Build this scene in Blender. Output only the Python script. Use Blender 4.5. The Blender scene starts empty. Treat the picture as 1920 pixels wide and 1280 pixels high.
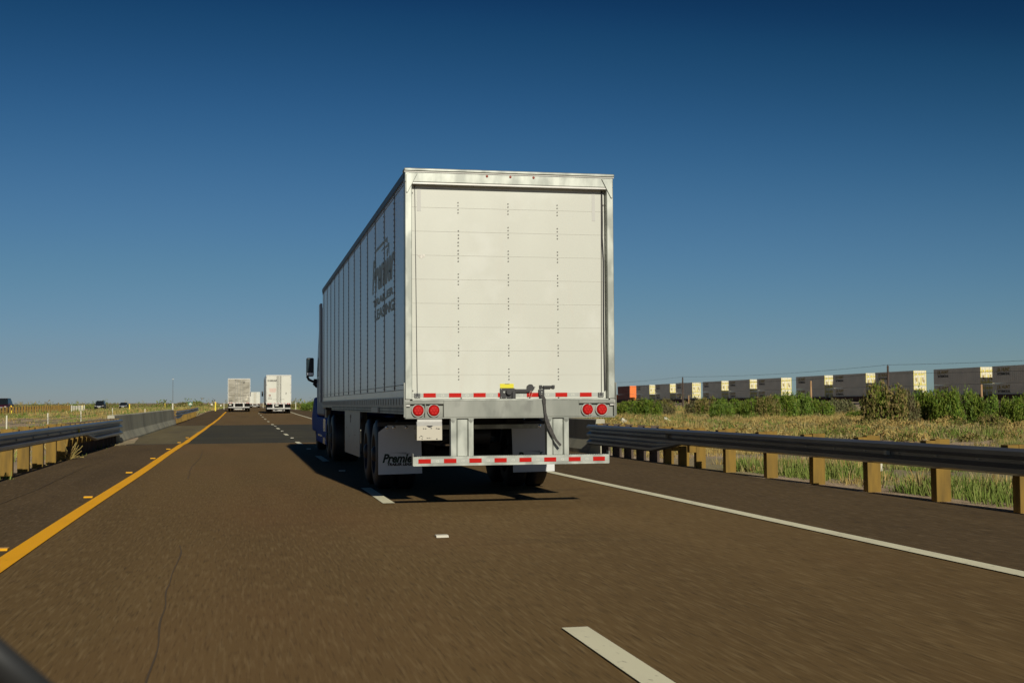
import bpy, math, random
import numpy as np
from mathutils import Vector, Matrix, noise
random.seed(7); rng = np.random.default_rng(7)
S = bpy.context.scene
COL = S.collection
PI = math.pi
# ------------------------------------------------------------------ camera
F, YAW, PIT, ROLL, EYE = 2393.2, .2086, .0484, -.006, 1.2478
c_, s_ = math.cos(YAW), math.sin(YAW)
fw = Vector((s_*math.cos(PIT), c_*math.cos(PIT), math.sin(PIT)))
rt = Vector((c_, -s_, 0)); up = rt.cross(fw)
r2 = rt*math.cos(ROLL)+up*math.sin(ROLL); u2 = -rt*math.sin(ROLL)+up*math.cos(ROLL)
cam = bpy.data.cameras.new('camera'); co = bpy.data.objects.new('camera', cam); COL.objects.link(co)
M = Matrix((r2, u2, -fw)).transposed().to_4x4(); M.translation = (0, 0, EYE)
co.matrix_world = M
cam.lens = F/1920*36; cam.sensor_width = 36; cam.clip_start = .05; cam.clip_end = 30000
S.camera = co
cam.dof.use_dof = True; cam.dof.focus_distance = 17; cam.dof.aperture_fstop = 8
def upx(u): # road-frame X per metre of Y for a pixel column on the horizon
    d = fw+r2*((u-960)/F)-u2*((758-640)/F); return d.x/d.y
# ------------------------------------------------------------------ light
EL, AZ = math.radians(25.4), math.radians(3.9)     # sun behind the camera, slightly to its right
world = bpy.data.worlds.new("World"); S.world = world; world.use_nodes = True
nt = world.node_tree; bg = nt.nodes['Background']
sky = nt.nodes.new('ShaderNodeTexSky'); sky.sky_type = 'NISHITA'; sky.sun_disc = False
sky.sun_elevation = EL; sky.sun_rotation = PI-AZ
sky.altitude = 1500; sky.air_density = 1.0; sky.dust_density = .3; sky.ozone_density = 6
# camera response: the photograph's steep tone curve on the clear sky (deeper zenith, pale grey horizon)
sc1 = nt.nodes.new('ShaderNodeVectorMath'); sc1.operation = 'SCALE'; sc1.inputs['Scale'].default_value = .055
sc2 = nt.nodes.new('ShaderNodeVectorMath'); sc2.operation = 'SCALE'; sc2.inputs['Scale'].default_value = 1/.055
cv = nt.nodes.new('ShaderNodeRGBCurve'); cv.mapping.use_clip = False
for ch, pts in enumerate(([(0, 0), (.058, .004), (.0685, .0103), (.133, .072), (.26, .165), (.407, .25), (.6, .55), (1, 2.2)],
                          [(0, 0), (.125, .030), (.150, .0612), (.270, .191), (.42, .285), (.479, .303), (.66, .6), (1, 2.0)],
                          [(0, 0), (.26, .085), (.310, .150), (.40, .27), (.479, .345), (.54, .38), (.7, .7), (1, 1.9)])):
    c = cv.mapping.curves[ch]
    c.points[0].location = pts[0]; c.points[1].location = pts[-1]
    for p in pts[1:-1]: c.points.new(*p)
cv.mapping.update()
nt.links.new(sky.outputs[0], sc1.inputs[0]); nt.links.new(sc1.outputs[0], cv.inputs['Color']); nt.links.new(cv.outputs[0], sc2.inputs[0])
nt.links.new(sc2.outputs[0], bg.inputs['Color']); bg.inputs['Strength'].default_value = .055
sl = bpy.data.lights.new('sun', 'SUN'); sl.energy = 4.3; sl.angle = math.radians(.5); sl.color = (1, .94, .80)
so = bpy.data.objects.new('sun', sl); COL.objects.link(so)
sv = Vector((math.sin(AZ)*math.cos(EL), -math.cos(AZ)*math.cos(EL), math.sin(EL)))
so.rotation_euler = sv.to_track_quat('Z', 'Y').to_euler()
S.view_settings.view_transform = 'Standard'; S.view_settings.look = 'None'
S.view_settings.exposure = 0; S.view_settings.gamma = 1

# ------------------------------------------------------------------ materials
def mat(name, col, rough=.6, metal=0, spec=.5, n=None, bump=None, col2=None, scale=(1, 1, 1), nscale=5, detail=5, lo=.35, hi=.65, emit=None, coat=0):
    """base colour, optionally mixed with col2 by object-space noise; optional bump"""
    m = bpy.data.materials.new(name); m.use_nodes = True
    t = m.node_tree; b = t.nodes['Principled BSDF']
    b.inputs['Base Color'].default_value = (*col, 1); b.inputs['Roughness'].default_value = rough
    b.inputs['Metallic'].default_value = metal; b.inputs['Specular IOR Level'].default_value = spec
    b.inputs['Coat Weight'].default_value = coat
    if col2 or bump:
        tc = t.nodes.new('ShaderNodeTexCoord'); mp = t.nodes.new('ShaderNodeMapping'); mp.inputs['Scale'].default_value = scale
        t.links.new(tc.outputs['Object'], mp.inputs['Vector'])
    if col2:
        nz = t.nodes.new('ShaderNodeTexNoise'); nz.inputs['Scale'].default_value = nscale; nz.inputs['Detail'].default_value = detail
        rp = t.nodes.new('ShaderNodeValToRGB'); rp.color_ramp.elements[0].position = lo; rp.color_ramp.elements[1].position = hi
        rp.color_ramp.elements[0].color = (*col, 1); rp.color_ramp.elements[1].color = (*col2, 1)
        t.links.new(mp.outputs[0], nz.inputs['Vector']); t.links.new(nz.outputs['Fac'], rp.inputs[0]); t.links.new(rp.outputs[0], b.inputs['Base Color'])
    if bump:
        nb = t.nodes.new('ShaderNodeTexNoise'); nb.inputs['Scale'].default_value = bump[0]; nb.inputs['Detail'].default_value = 4
        bn = t.nodes.new('ShaderNodeBump'); bn.inputs['Strength'].default_value = bump[1]; bn.inputs['Distance'].default_value = bump[2]
        t.links.new(mp.outputs[0], nb.inputs['Vector']); t.links.new(nb.outputs['Fac'], bn.inputs['Height']); t.links.new(bn.outputs[0], b.inputs['Normal'])
    return m

def layered(name, layers, rough=.9, bump=None, spec=.3):
    """layers: [(colour,)] then (colour, scale vector, noise scale, lo, hi, strength) mixed one over another, object coords"""
    m = bpy.data.materials.new(name); m.use_nodes = True
    t = m.node_tree; b = t.nodes['Principled BSDF']; b.inputs['Roughness'].default_value = rough; b.inputs['Specular IOR Level'].default_value = spec
    tc = t.nodes.new('ShaderNodeTexCoord'); prev = None; base = layers[0][0]
    for (c, sc, ns, lo, hi, st) in layers[1:]:
        mp = t.nodes.new('ShaderNodeMapping'); mp.inputs['Scale'].default_value = sc; mp.inputs['Location'].default_value = (random.uniform(0, 50), random.uniform(0, 50), 0)
        nz = t.nodes.new('ShaderNodeTexNoise'); nz.inputs['Scale'].default_value = ns; nz.inputs['Detail'].default_value = 5
        mr = t.nodes.new('ShaderNodeMapRange'); mr.inputs[1].default_value = lo; mr.inputs[2].default_value = hi; mr.inputs[3].default_value = 0; mr.inputs[4].default_value = st
        mx = t.nodes.new('ShaderNodeMix'); mx.data_type = 'RGBA'
        t.links.new(tc.outputs['Object'], mp.inputs[0]); t.links.new(mp.outputs[0], nz.inputs['Vector']); t.links.new(nz.outputs['Fac'], mr.inputs[0]); t.links.new(mr.outputs[0], mx.inputs[0])
        if prev: t.links.new(prev, mx.inputs[6])
        else: mx.inputs[6].default_value = (*base, 1)
        mx.inputs[7].default_value = (*c, 1); prev = mx.outputs[2]
    t.links.new(prev, b.inputs['Base Color'])
    if bump:
        mp = t.nodes.new('ShaderNodeMapping'); mp.inputs['Scale'].default_value = bump[3] if len(bump) > 3 else (1, 1, 1)
        nb = t.nodes.new('ShaderNodeTexNoise'); nb.inputs['Scale'].default_value = bump[0]; nb.inputs['Detail'].default_value = 5
        bn = t.nodes.new('ShaderNodeBump'); bn.inputs['Strength'].default_value = bump[1]; bn.inputs['Distance'].default_value = bump[2]
        t.links.new(tc.outputs['Object'], mp.inputs[0]); t.links.new(mp.outputs[0], nb.inputs['Vector']); t.links.new(nb.outputs['Fac'], bn.inputs['Height']); t.links.new(bn.outputs[0], b.inputs['Normal'])
    return m

asphalt = layered('asphalt', [((.160, .101, .040),), ((.115, .072, .029), (1, .1, 1), .7, .45, .75, .7), ((.20, .128, .052), (1, .06, 1), 1.6, .5, .8, .6),
                              ((.27, .19, .09), (1, .06, 1), 44, .50, .78, .75), ((.055, .036, .016), (1, .06, 1), 58, .52, .76, .7), ((.085, .055, .024), (.3, 1, 1), .8, .62, .7, .35), ((.19, .10, .042), (1, .3, 1), .35, .5, .75, .5)],
                  rough=.92, bump=(50, .35, .006, (1, .1, 1)), spec=.15)
shoulder_m = layered('shoulder_asphalt', [((.115, .076, .036),), ((.08, .053, .026), (1, .15, 1), .9, .4, .7, .8), ((.15, .10, .052), (1, .1, 1), 2.5, .5, .8, .5),
                              ((.19, .135, .075), (1, .12, 1), 28, .52, .74, .7), ((.04, .028, .015), (1, .12, 1), 38, .52, .74, .65), ((.045, .031, .018), (1, .35, 1), 2.2, .66, .72, .6)], rough=.95, bump=(50, .4, .008, (1, .2, 1)), spec=.15)
deck_m = layered('deck_concrete', [((.050, .044, .026),), ((.075, .066, .040), (.5, 1, 1), .35, .45, .7, .8), ((.035, .034, .028), (1, .1, 1), 1.1, .5, .75, .7), ((.1, .09, .07), (1, .5, 1), 25, .5, .7, .4)], rough=.9, spec=.25)
deck_sh = layered('deck_shoulder', [((.15, .12, .058),), ((.20, .165, .085), (1, .06, 1), 1.5, .5, .7, .7), ((.075, .065, .045), (1, .3, 1), .8, .5, .75, .7)], rough=.9)
sand = layered('desert_soil', [((.46, .345, .225),), ((.33, .24, .15), (1, 1, 1), .35, .4, .65, .9), ((.52, .42, .31), (1, 1, 1), 1.3, .5, .7, .7), ((.20, .19, .08), (1, 1, 1), .12, .5, .62, .6), ((.2, .15, .10), (1, 1, 1), 6, .55, .7, .6)], rough=1, bump=(12, .8, .05))
ballast = layered('ballast', [((.2, .15, .12),), ((.28, .22, .18), (1, 1, 1), 3, .4, .6, .8), ((.1, .075, .06), (1, 1, 1), 1, .5, .7, .7)], rough=1)
yellow_p = layered('yellow_paint', [((1.0, .47, .004),), ((.85, .39, .006), (1, .3, 1), 4, .5, .75, .6), ((.3, .17, .02), (1, .5, 1), 14, .66, .78, .4)], rough=.7)
white_p = layered('white_paint', [((.80, .76, .54),), ((.68, .63, .46), (1, .3, 1), 5, .45, .7, .7), ((.16, .13, .1), (1, .5, 1), 18, .62, .74, .7)], rough=.7)
tar = mat('tar', (.022, .017, .013), .8)
crack_m = mat('crack_fill', (.088, .057, .027), .8)
concrete = layered('barrier_concrete', [((.42, .40, .30),), ((.26, .25, .20), (1, .5, .25), 1.1, .4, .65, .9), ((.55, .52, .40), (1, 1.5, .12), 1.6, .55, .72, .7), ((.12, .115, .1), (1, 2.5, .15), 1.5, .6, .72, .7)], rough=.9, bump=(20, .3, .006))
galv = mat('galvanised_steel', (.16, .17, .15), .42, .4, .5, col2=(.30, .31, .28), nscale=3.2, lo=.4, hi=.62, scale=(1, 1, .7), bump=(3, .18, .01))
galv_l = mat('galvanised_light', (.25, .265, .235), .42, .3, .5, col2=(.42, .44, .39), nscale=5, lo=.4, hi=.6, scale=(1, 1, .5))
sill_m = layered('sill_zinc', [((.20, .212, .185),), ((.30, .31, .275), (1, 1, .35), 2.2, .42, .62, .9), ((.60, .60, .52), (2.2, 1, .25), 2.4, .64, .70, .9), ((.14, .145, .13), (1, 1, .6), 5, .58, .7, .6)], rough=.45, spec=.4)  # brightest streak layer paints sunlit highlights into the zinc colour
railm = mat('rail_galvanised', (.24, .25, .255), .33, .75, .5, col2=(.33, .34, .345), nscale=2.5, lo=.35, hi=.7, scale=(1, .3, 1))
wood = mat('post_wood', (.215, .128, .018), .85, col2=(.13, .08, .014), nscale=9, lo=.4, hi=.7, scale=(1, 1, .18), bump=(30, .4, .01))
wood_pale = mat('pale_wood', (.42, .26, .13), .85, col2=(.3, .18, .09), nscale=6, scale=(1, 1, .2))
wood_dark = mat('dark_wood', (.055, .04, .032), .9, col2=(.09, .065, .05), nscale=6, scale=(1, 1, .15))
steel_dk = mat('dark_steel', (.05, .05, .052), .6, .5)
white_door = layered('door_white', [((.525, .535, .475),), ((.475, .48, .425), (1, 1, .5), 1.2, .42, .62, .6), ((.50, .49, .43), (3, 1, .35), 2.6, .55, .72, .4), ((.555, .565, .515), (1, 1, 1), 2.2, .55, .7, .6)], rough=.38, bump=(2.2, .12, .01), spec=.4)
white_side = layered('panel_white', [((.80, .81, .80),), ((.72, .73, .72), (1, .6, .3), 1.1, .42, .62, .7), ((.62, .61, .57), (1, 1.2, .12), 2.3, .58, .75, .4)], rough=.24, spec=.6, bump=(1.1, .1, .01))
alu = mat('aluminium', (.44, .44, .41), .45, .45, col2=(.40, .39, .36), nscale=6)
black = mat('black_paint', (.012, .012, .013), .45)
rubber = mat('tyre_rubber', (.018, .018, .02), .55, spec=.6)
dark = mat('underbody_black', (.014, .013, .012), .8)
rim_m = mat('rim_alloy', (.6, .62, .65), .25, .95)
hub_m = mat('wheel_hub_dark', (.03, .033, .04), .5, .1)
red_t = mat('red_reflective', (.42, .008, .004), .5, spec=.12)
wht_t = mat('silver_reflective', (.36, .375, .34), .4)
lens = mat('red_lens', (.34, .004, .003), .4, spec=.15)
flap_m = mat('mudflap_white', (.72, .73, .74), .5)
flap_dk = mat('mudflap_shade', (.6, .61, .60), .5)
green_ink = mat('green_ink', (.01, .11, .035), .6)
black_ink = mat('black_ink', (.012, .012, .012), .6)
teal_ink = mat('faded_green_ink', (.40, .52, .56), .6)
grey_ink = mat('grey_patch', (.46, .46, .43), .6)
yel_lab = mat('yellow_label', (.62, .56, .005), .5)
beige = mat('beige_box', (.46, .43, .35), .5)
blue = mat('blue_paint', (.003, .055, .38), .6, spec=.05)
glass = mat('dark_glass', (.01, .014, .018), .25, spec=.2)
mirror_back = mat('mirror_face', (.02, .035, .045), .15)
strap_m = mat('strap_webbing', (.035, .033, .032), .9, col2=(.07, .065, .06), nscale=40)
seam_m = mat('seam_rivet', (.16, .17, .19), .6)
groove_m = mat('groove', (.48, .48, .43), .7)
rivet_m = mat('rivet', (.13, .125, .11), .5)
cont_grey = mat('container_grey', (.62, .57, .51), .3, col2=(.52, .48, .43), nscale=1.3, scale=(1, .3, .4))
cont_end = mat('container_end_white', (.66, .62, .45), .5)
cont_yel = mat('container_yellow', (.60, .50, .01), .5)
cont_yel_d = mat('lettering_gold', (.26, .19, .02), .6)
orange = mat('container_orange', (.78, .17, .015), .5)
rust_red = mat('container_rust_red', (.22, .055, .035), .6, col2=(.17, .045, .03), nscale=2)
well_m = mat('well_car_brown', (.05, .022, .016), .8, col2=(.08, .035, .025), nscale=2)
steel_rail = mat('rail_steel', (.35, .33, .31), .4, .7)
yel_post = mat('yellow_plastic', (.68, .55, .02), .5)
wht_post = mat('white_plastic', (.5, .48, .38), .5)
green_sign = mat('green_sign', (.01, .14, .06), .5)
dirty_white = layered('dirty_trailer', [((.34, .32, .26),), ((.22, .205, .16), (1, 1, 2.5), 1.1, .4, .62, .9), ((.52, .5, .43), (1, 1, 4), .8, .5, .7, .7), ((.14, .13, .11), (1, 1, 3), 2.2, .6, .72, .7)], rough=.6)
bright_white = layered('bright_trailer', [((.56, .56, .49),), ((.50, .50, .43), (1, 1, .4), 1.2, .45, .7, .7)], rough=.45)
red_ink = mat('faded_red_ink', (.55, .30, .25), .6)
amber = mat('amber_stud', (.85, .42, .02), .35)
stud_w = mat('white_stud', (.7, .66, .55), .35)
hills_m = mat('hill_rock', (.33, .22, .17), .95, col2=(.24, .20, .14), nscale=.002)

def leaf(name, c1, c2, c3=None):
    m = bpy.data.materials.new(name); m.use_nodes = True
    t = m.node_tree; b = t.nodes['Principled BSDF']; b.inputs['Roughness'].default_value = .75; b.inputs['Specular IOR Level'].default_value = .15
    g = t.nodes.new('ShaderNodeNewGeometry'); rp = t.nodes.new('ShaderNodeValToRGB')
    rp.color_ramp.elements[0].color = (*c1, 1); rp.color_ramp.elements[1].color = (*c2, 1)
    if c3: e = rp.color_ramp.elements.new(.85); e.color = (*c3, 1)
    t.links.new(g.outputs['Random Per Island'], rp.inputs[0]); t.links.new(rp.outputs[0], b.inputs['Base Color'])
    return m
leaf_g = leaf('leaf_green', (.035, .085, .004), (.12, .20, .012), (.16, .19, .03))
leaf_b = leaf('leaf_bright', (.06, .13, .006), (.17, .27, .015), (.15, .2, .05))
leaf_o = leaf('leaf_olive', (.06, .095, .010), (.16, .19, .025), (.24, .17, .07))
leaf_r = leaf('leaf_brown', (.09, .065, .035), (.2, .15, .085), (.12, .13, .05))
leaf_y = leaf('twig_grey', (.14, .125, .075), (.27, .23, .15), (.12, .14, .05))
grass_t = leaf('grass_tan', (.27, .17, .055), (.46, .32, .13), (.36, .29, .10))
grass_o = leaf('grass_olive', (.12, .12, .035), (.24, .21, .08), (.30, .24, .11))
grass_g = leaf('grass_green', (.07, .12, .015), (.15, .22, .035), (.2, .23, .06))
stem_m = mat('stem_bark', (.12, .09, .06), .9)

# ------------------------------------------------------------------ mesh builder
class MB:
    def __init__(s): s.v = []; s.f = []; s.m = []; s.st = []
    def add(s, vs, fs, mi=0):
        o = len(s.v); s.st.append((o, len(s.f))); s.v += [tuple(p) for p in vs]; s.f += [tuple(i+o for i in f) for f in fs]; s.m += [mi]*len(fs); return s
    def box(s, x0, x1, y0, y1, z0, z1, mi=0):
        return s.add([(x0, y0, z0), (x1, y0, z0), (x1, y1, z0), (x0, y1, z0), (x0, y0, z1), (x1, y0, z1), (x1, y1, z1), (x0, y1, z1)],
                     [(0, 3, 2, 1), (4, 5, 6, 7), (0, 1, 5, 4), (1, 2, 6, 5), (2, 3, 7, 6), (3, 0, 4, 7)], mi)
    def prism(s, pts, axis, a0, a1, mi=0):
        """pts: 2D outline in the two other axes (kept in xyz order), extruded along axis 0/1/2"""
        n = len(pts)
        def mk(p, a):
            q = list(p); q.insert(axis, a); return tuple(q)
        vs = [mk(p, a0) for p in pts]+[mk(p, a1) for p in pts]
        fs = [tuple(range(n-1, -1, -1)), tuple(range(n, 2*n))]+[(i, (i+1) % n, n+(i+1) % n, n+i) for i in range(n)]
        return s.add(vs, fs, mi)
    def cyl(s, p0, p1, r0, r1=None, n=12, mi=0):
        r1 = r0 if r1 is None else r1
        p0 = Vector(p0); p1 = Vector(p1); d = (p1-p0).normalized()
        a = d.orthogonal().normalized(); b = d.cross(a)
        vs = []
        for p, r in ((p0, r0), (p1, r1)):
            for i in range(n):
                t = 2*PI*i/n; vs.append(p+a*r*math.cos(t)+b*r*math.sin(t))
        fs = [(i, (i+1) % n, n+(i+1) % n, n+i) for i in range(n)]+[tuple(range(n-1, -1, -1)), tuple(range(n, 2*n))]
        return s.add(vs, fs, mi)
    def tube(s, path, r, n=8, mi=0):
        path = [Vector(p) for p in path]; vs = []; fs = []
        for k, p in enumerate(path):
            d = (path[min(k+1, len(path)-1)]-path[max(k-1, 0)]).normalized()
            a = d.cross(Vector((0, 0, 1))); a = a.normalized() if a.length > .01 else Vector((1, 0, 0)); b = d.cross(a)
            for i in range(n):
                t = 2*PI*i/n; vs.append(p+a*r*math.cos(t)+b*r*math.sin(t))
        for k in range(len(path)-1):
            fs += [(k*n+i, k*n+(i+1) % n, (k+1)*n+(i+1) % n, (k+1)*n+i) for i in range(n)]
        fs += [tuple(range(n-1, -1, -1)), tuple(range((len(path)-1)*n, len(path)*n))]
        return s.add(vs, fs, mi)
    def lathe(s, prof, cx, cy, cz, axis='x', n=40, mi=0):
        """prof: (along axis, radius)"""
        vs = []; k = len(prof)
        for i in range(n):
            t = 2*PI*i/n; a, b = math.cos(t), math.sin(t)
            for (h, r) in prof:
                vs.append((cx+h, cy+r*a, cz+r*b) if axis == 'x' else (cx+r*a, cy+h, cz+r*b) if axis == 'y' else (cx+r*a, cy+r*b, cz+h))
        fs = [(i*k+j, i*k+j+1, ((i+1) % n)*k+j+1, ((i+1) % n)*k+j) for i in range(n) for j in range(k-1)]
        return s.add(vs, fs, mi)
    def each(s, name, m, parent=None, **k):
        """every shape added becomes an object of its own"""
        out = []
        starts = s.st+[(len(s.v), len(s.f))]
        for (v0, f0), (v1, f1) in zip(starts[:-1], starts[1:]):
            q = MB(); q.v = s.v[v0:v1]; q.f = [tuple(i-v0 for i in f) for f in s.f[f0:f1]]; q.m = [0]*(f1-f0); out.append(q.build(name, m, parent, **k))
        return out
    def build(s, name, m, parent=None, loc=(0, 0, 0), bevel=0, smooth=False):
        me = bpy.data.meshes.new(name); me.from_pydata(s.v, [], s.f)
        ms = m if isinstance(m, (list, tuple)) else [m]
        for x in ms: me.materials.append(x)
        if any(s.m): me.polygons.foreach_set('material_index', s.m)
        import bmesh
        bm = bmesh.new(); bm.from_mesh(me); bmesh.ops.recalc_face_normals(bm, faces=bm.faces); bm.to_mesh(me); bm.free()
        if smooth: me.polygons.foreach_set('use_smooth', [True]*len(me.polygons))
        o = bpy.data.objects.new(name, me); COL.objects.link(o); o.location = loc
        if parent: o.parent = parent
        if bevel:
            b = o.modifiers.new('b', 'BEVEL'); b.width = bevel; b.segments = 2; b.limit_method = 'ANGLE'
        return o

def tag(o, label=None, cat=None, group=None, kind=None):
    for k, v in (('label', label), ('category', cat), ('group', group), ('kind', kind)):
        if v: o[k] = v
    return o
def thing(name, label, cat, loc=(0, 0, 0), rz=0, group=None):
    o = bpy.data.objects.new(name, None); COL.objects.link(o); o.location = loc; o.rotation_euler = (0, 0, rz)
    return tag(o, label, cat, group)
def kids(o): return [c for c in COL.objects if c.parent == o]
def dup(o, parent=None, loc=None, ch=None):
    c = o.copy(); COL.objects.link(c); c.parent = parent
    if loc is not None: c.location = loc
    for k in (ch if ch is not None else kids(o)): dup(k, c)
    return c
def text(name, body, size, m, parent, origin, xdir, zdir=(0, 0, 1), shear=0, bold=0, width=None, thick=.002, align='LEFT', space=1):
    """flat lettering as a mesh: origin = lower left, xdir = reading direction"""
    cu = bpy.data.curves.new(name, 'FONT'); cu.body = body; cu.size = size; cu.shear = shear; cu.offset = bold; cu.extrude = thick; cu.align_x = align; cu.resolution_u = 3; cu.space_character = space
    tmp = bpy.data.objects.new(name, cu); COL.objects.link(tmp)
    dg = bpy.context.evaluated_depsgraph_get(); me = bpy.data.meshes.new_from_object(tmp.evaluated_get(dg))
    bpy.data.objects.remove(tmp); bpy.data.curves.remove(cu)
    X = Vector(xdir).normalized(); Z = Vector(zdir); N = X.cross(Z)
    sx = 1
    if width:
        xs = [v.co.x for v in me.vertices]; sx = width/(max(xs)-min(xs))
    for v in me.vertices:
        v.co = X*(v.co.x*sx)+Z*v.co.y+N*v.co.z
    me.materials.clear(); me.materials.append(m)
    o = bpy.data.objects.new(name, me); COL.objects.link(o); o.location = origin
    if parent: o.parent = parent
    return o
ORD = ['first', 'second', 'third', 'fourth', 'fifth', 'sixth', 'seventh', 'eighth', 'ninth', 'tenth', 'eleventh', 'twelfth', 'thirteenth', 'fourteenth', 'fifteenth', 'sixteenth', 'seventeenth', 'eighteenth', 'nineteenth', 'twentieth']

# ------------------------------------------------------------------ terrain and road
RY = [-60, 55, 66, 79, 91, 100, 120, 140, 155, 180, 340, 700, 20000]; RZ = [0, 0, .03, .055, .075, .1, .2, .33, .43, .48, .5, .5, .5]
def R(y): return float(np.interp(y, RY, RZ))
def sm(a, b, x):
    t = min(1, max(0, (x-a)/(b-a))); return t*t*(3-2*t)
def T(x, y):
    z = R(y)-.05
    off = max(0, -4.6-x, x-9.2)
    n = noise.noise(Vector((x*.09, y*.06, 3.1)))*.16+noise.noise(Vector((x*.35, y*.3, 7.7)))*.05
    k = sm(0, 5, off)
    z += k*(n-.06)
    rb = 126+(y-195)*.031                          # railway embankment
    z = z+(.12-n*k)*sm(rb-12, rb-5, x)*(1-sm(rb+5, rb+12, x)) if y < 1200 else z
    if y > 1500: z = .35
    return z
ys = sorted(set([-60, -30, -15]+[i*1.5 for i in range(-6, 60)]+[90+i*4 for i in range(0, 40)]+[250+i*15 for i in range(25)]+[640+i*60 for i in range(20)]+[2000, 3000, 5000, 9000, 14000]))
xs = sorted(set([-9000, -4000, -2000, -1000, -600, -400, -300, -220, -160]+list(range(-130, -30, 6))+[-30+i for i in range(25)]+[-5, -4.6, -4.2, 0, 4, 8.6, 9.2, 9.7]+[10+i for i in range(50)]+[60+i*3 for i in range(45)]+[200, 260, 350, 500, 800, 1400, 2500, 5000, 9000]))
b = MB(); nx = len(xs)
vs = [(x, y, T(x, y)) for y in ys for x in xs]
b.add(vs, [(j*nx+i, j*nx+i+1, (j+1)*nx+i+1, (j+1)*nx+i) for j in range(len(ys)-1) for i in range(nx-1)])
tag(b.build('ground', sand, smooth=True), 'flat sandy desert ground beside the highway', kind='structure')

def strip(mb, x0, x1, y0, y1, dz, wob=0, xf=None):
    st = [y for y in ys if y0 < y < y1]; st = [y0]+st+[y1]
    if y1-y0 > 30: st = sorted(set(st+list(np.arange(y0, min(y1, 300), 3.0))))
    vs = []
    for y in st:
        o = xf(y) if xf else 0
        vs += [(x0+o, y, R(y)+dz), (x1+o, y, R(y)+dz)]
    mb.add(vs, [(2*i, 2*i+1, 2*i+3, 2*i+2) for i in range(len(st)-1)])
    return mb
YL, DL, WL = -1.85, 1.81, 5.47
b = MB(); 
edge = lambda y: .05*math.sin(y*.7)+.04*math.sin(y*1.9)
strip(b, -1.95, 5.57, -60, 1800, 0)
road = tag(b.build('highway', asphalt), 'two lane brown asphalt highway carriageway', kind='structure')
b = MB()
# shoulders with ragged outer edges
st = list(np.arange(-20, 300, .5))+[400, 600, 1800]
for side in (0, 1):
    vs = []
    for y in st:
        w = noise.noise(Vector((side*9.3, y*.5, 1)))*.12+noise.noise(Vector((side*9.3, y*2.1, 4)))*.05
        xo = -4.12+w if side == 0 else 8.5+w
        if side == 0: vs += [(xo, y, R(y)-.012), (-1.95, y, R(y))]
        else: vs += [(5.57, y, R(y)), (xo, y, R(y)-.012)]
    b.add(vs, [(2*i, 2*i+1, 2*i+3, 2*i+2) for i in range(len(st)-1)])
b.build('shoulder', shoulder_m, road)
b = MB(); strip(b, -1.95, 8.5, 42.8, 77.5, .004)
deck = tag(b.build('bridge_deck', deck_m), 'dark concrete bridge deck across the highway', kind='structure')
b = MB(); strip(b, -4.2, -1.952, 42.8, 77.5, .004); b.build('deck_shoulder', deck_sh, deck)
b = MB(); b.box(-4.2, 8.5, 42.68, 42.8, -.02, .007); b.box(-4.2, 8.5, 77.5, 77.62, .0, R(77.5)+.008); b.build('expansion_joint', tar, deck)
b = MB(); strip(b, YL-.09, YL+.09, -20, 400, .009, xf=lambda y: .035*math.sin((y-42.8)*.9)*math.exp(-abs(y-42.8)/2.5)+.012*math.sin(y*.31)); b.build('yellow_edge_line', yellow_p, road)
b = MB(); strip(b, WL-.085, WL+.085, -20, 400, .009, xf=lambda y: .01*math.sin(y*.23)); b.build('white_edge_line', white_p, road)
D0 = 6.92
for k in range(-1, 12):
    y1 = D0+12.19*k; b = MB(); strip(b, DL-.075, DL+.075, y1-3.05, y1, .009); b.build('lane_dash', white_p, road)
# tar cracks
def crack(pts, w):
    b = MB(); vs = []
    P = []
    for (a, c) in zip(pts[:-1], pts[1:]):
        for i in range(14):
            t = i/14; P.append((a[0]*(1-t)+c[0]*t, a[1]*(1-t)+c[1]*t))
    P.append(pts[-1])
    for (x, y) in P:
        o = noise.noise(Vector((x*3, y*1.1, 5)))*.035; ww = w*(.45+.8*abs(noise.noise(Vector((x, y*1.7, 9)))))
        vs += [(x+o-ww, y, R(y)+.004), (x+o+ww, y, R(y)+.004)]
    b.add(vs, [(2*i, 2*i+1, 2*i+3, 2*i+2) for i in range(len(P)-1)])
    b.build('crack', crack_m, road)
crack([(-.34, 4.5), (-.42, 6.2), (-.48, 9.0), (-.52, 11.8)], .008)
crack([(-.9, 22.5), (-1.0, 27), (-.95, 31), (-1.05, 36)], .012)
crack([(-3.1, 14), (-3.0, 20), (-3.15, 27), (-3.05, 33)], .01)
# oncoming carriageway
b = MB(); strip(b, -34, -25.6, 30, 1800, .0); onc = tag(b.build('oncoming_carriageway', asphalt), 'far carriageway for oncoming traffic on the left', kind='structure')
b = MB(); strip(b, -26.3, -26.15, 60, 400, .006); b.build('edge_line', white_p, onc)
# hills
b = MB(); hx = [-7000+i*120 for i in range(110)]; vs = []
for x in hx:
    h = 6+34*max(0, noise.noise(Vector((x*.0009, 2, 0)))+.2)+6*noise.noise(Vector((x*.006, 5, 0)))
    vs += [(x, 8600, -5), (x, 9000, h), (x, 9600, -5)]
b.add(vs, [(3*i+j, 3*i+j+1, 3*i+j+4, 3*i+j+3) for i in range(len(hx)-1) for j in (0, 1)])
tag(b.build('hills', hills_m, smooth=True), 'low reddish hills on the far horizon', kind='structure')

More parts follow.
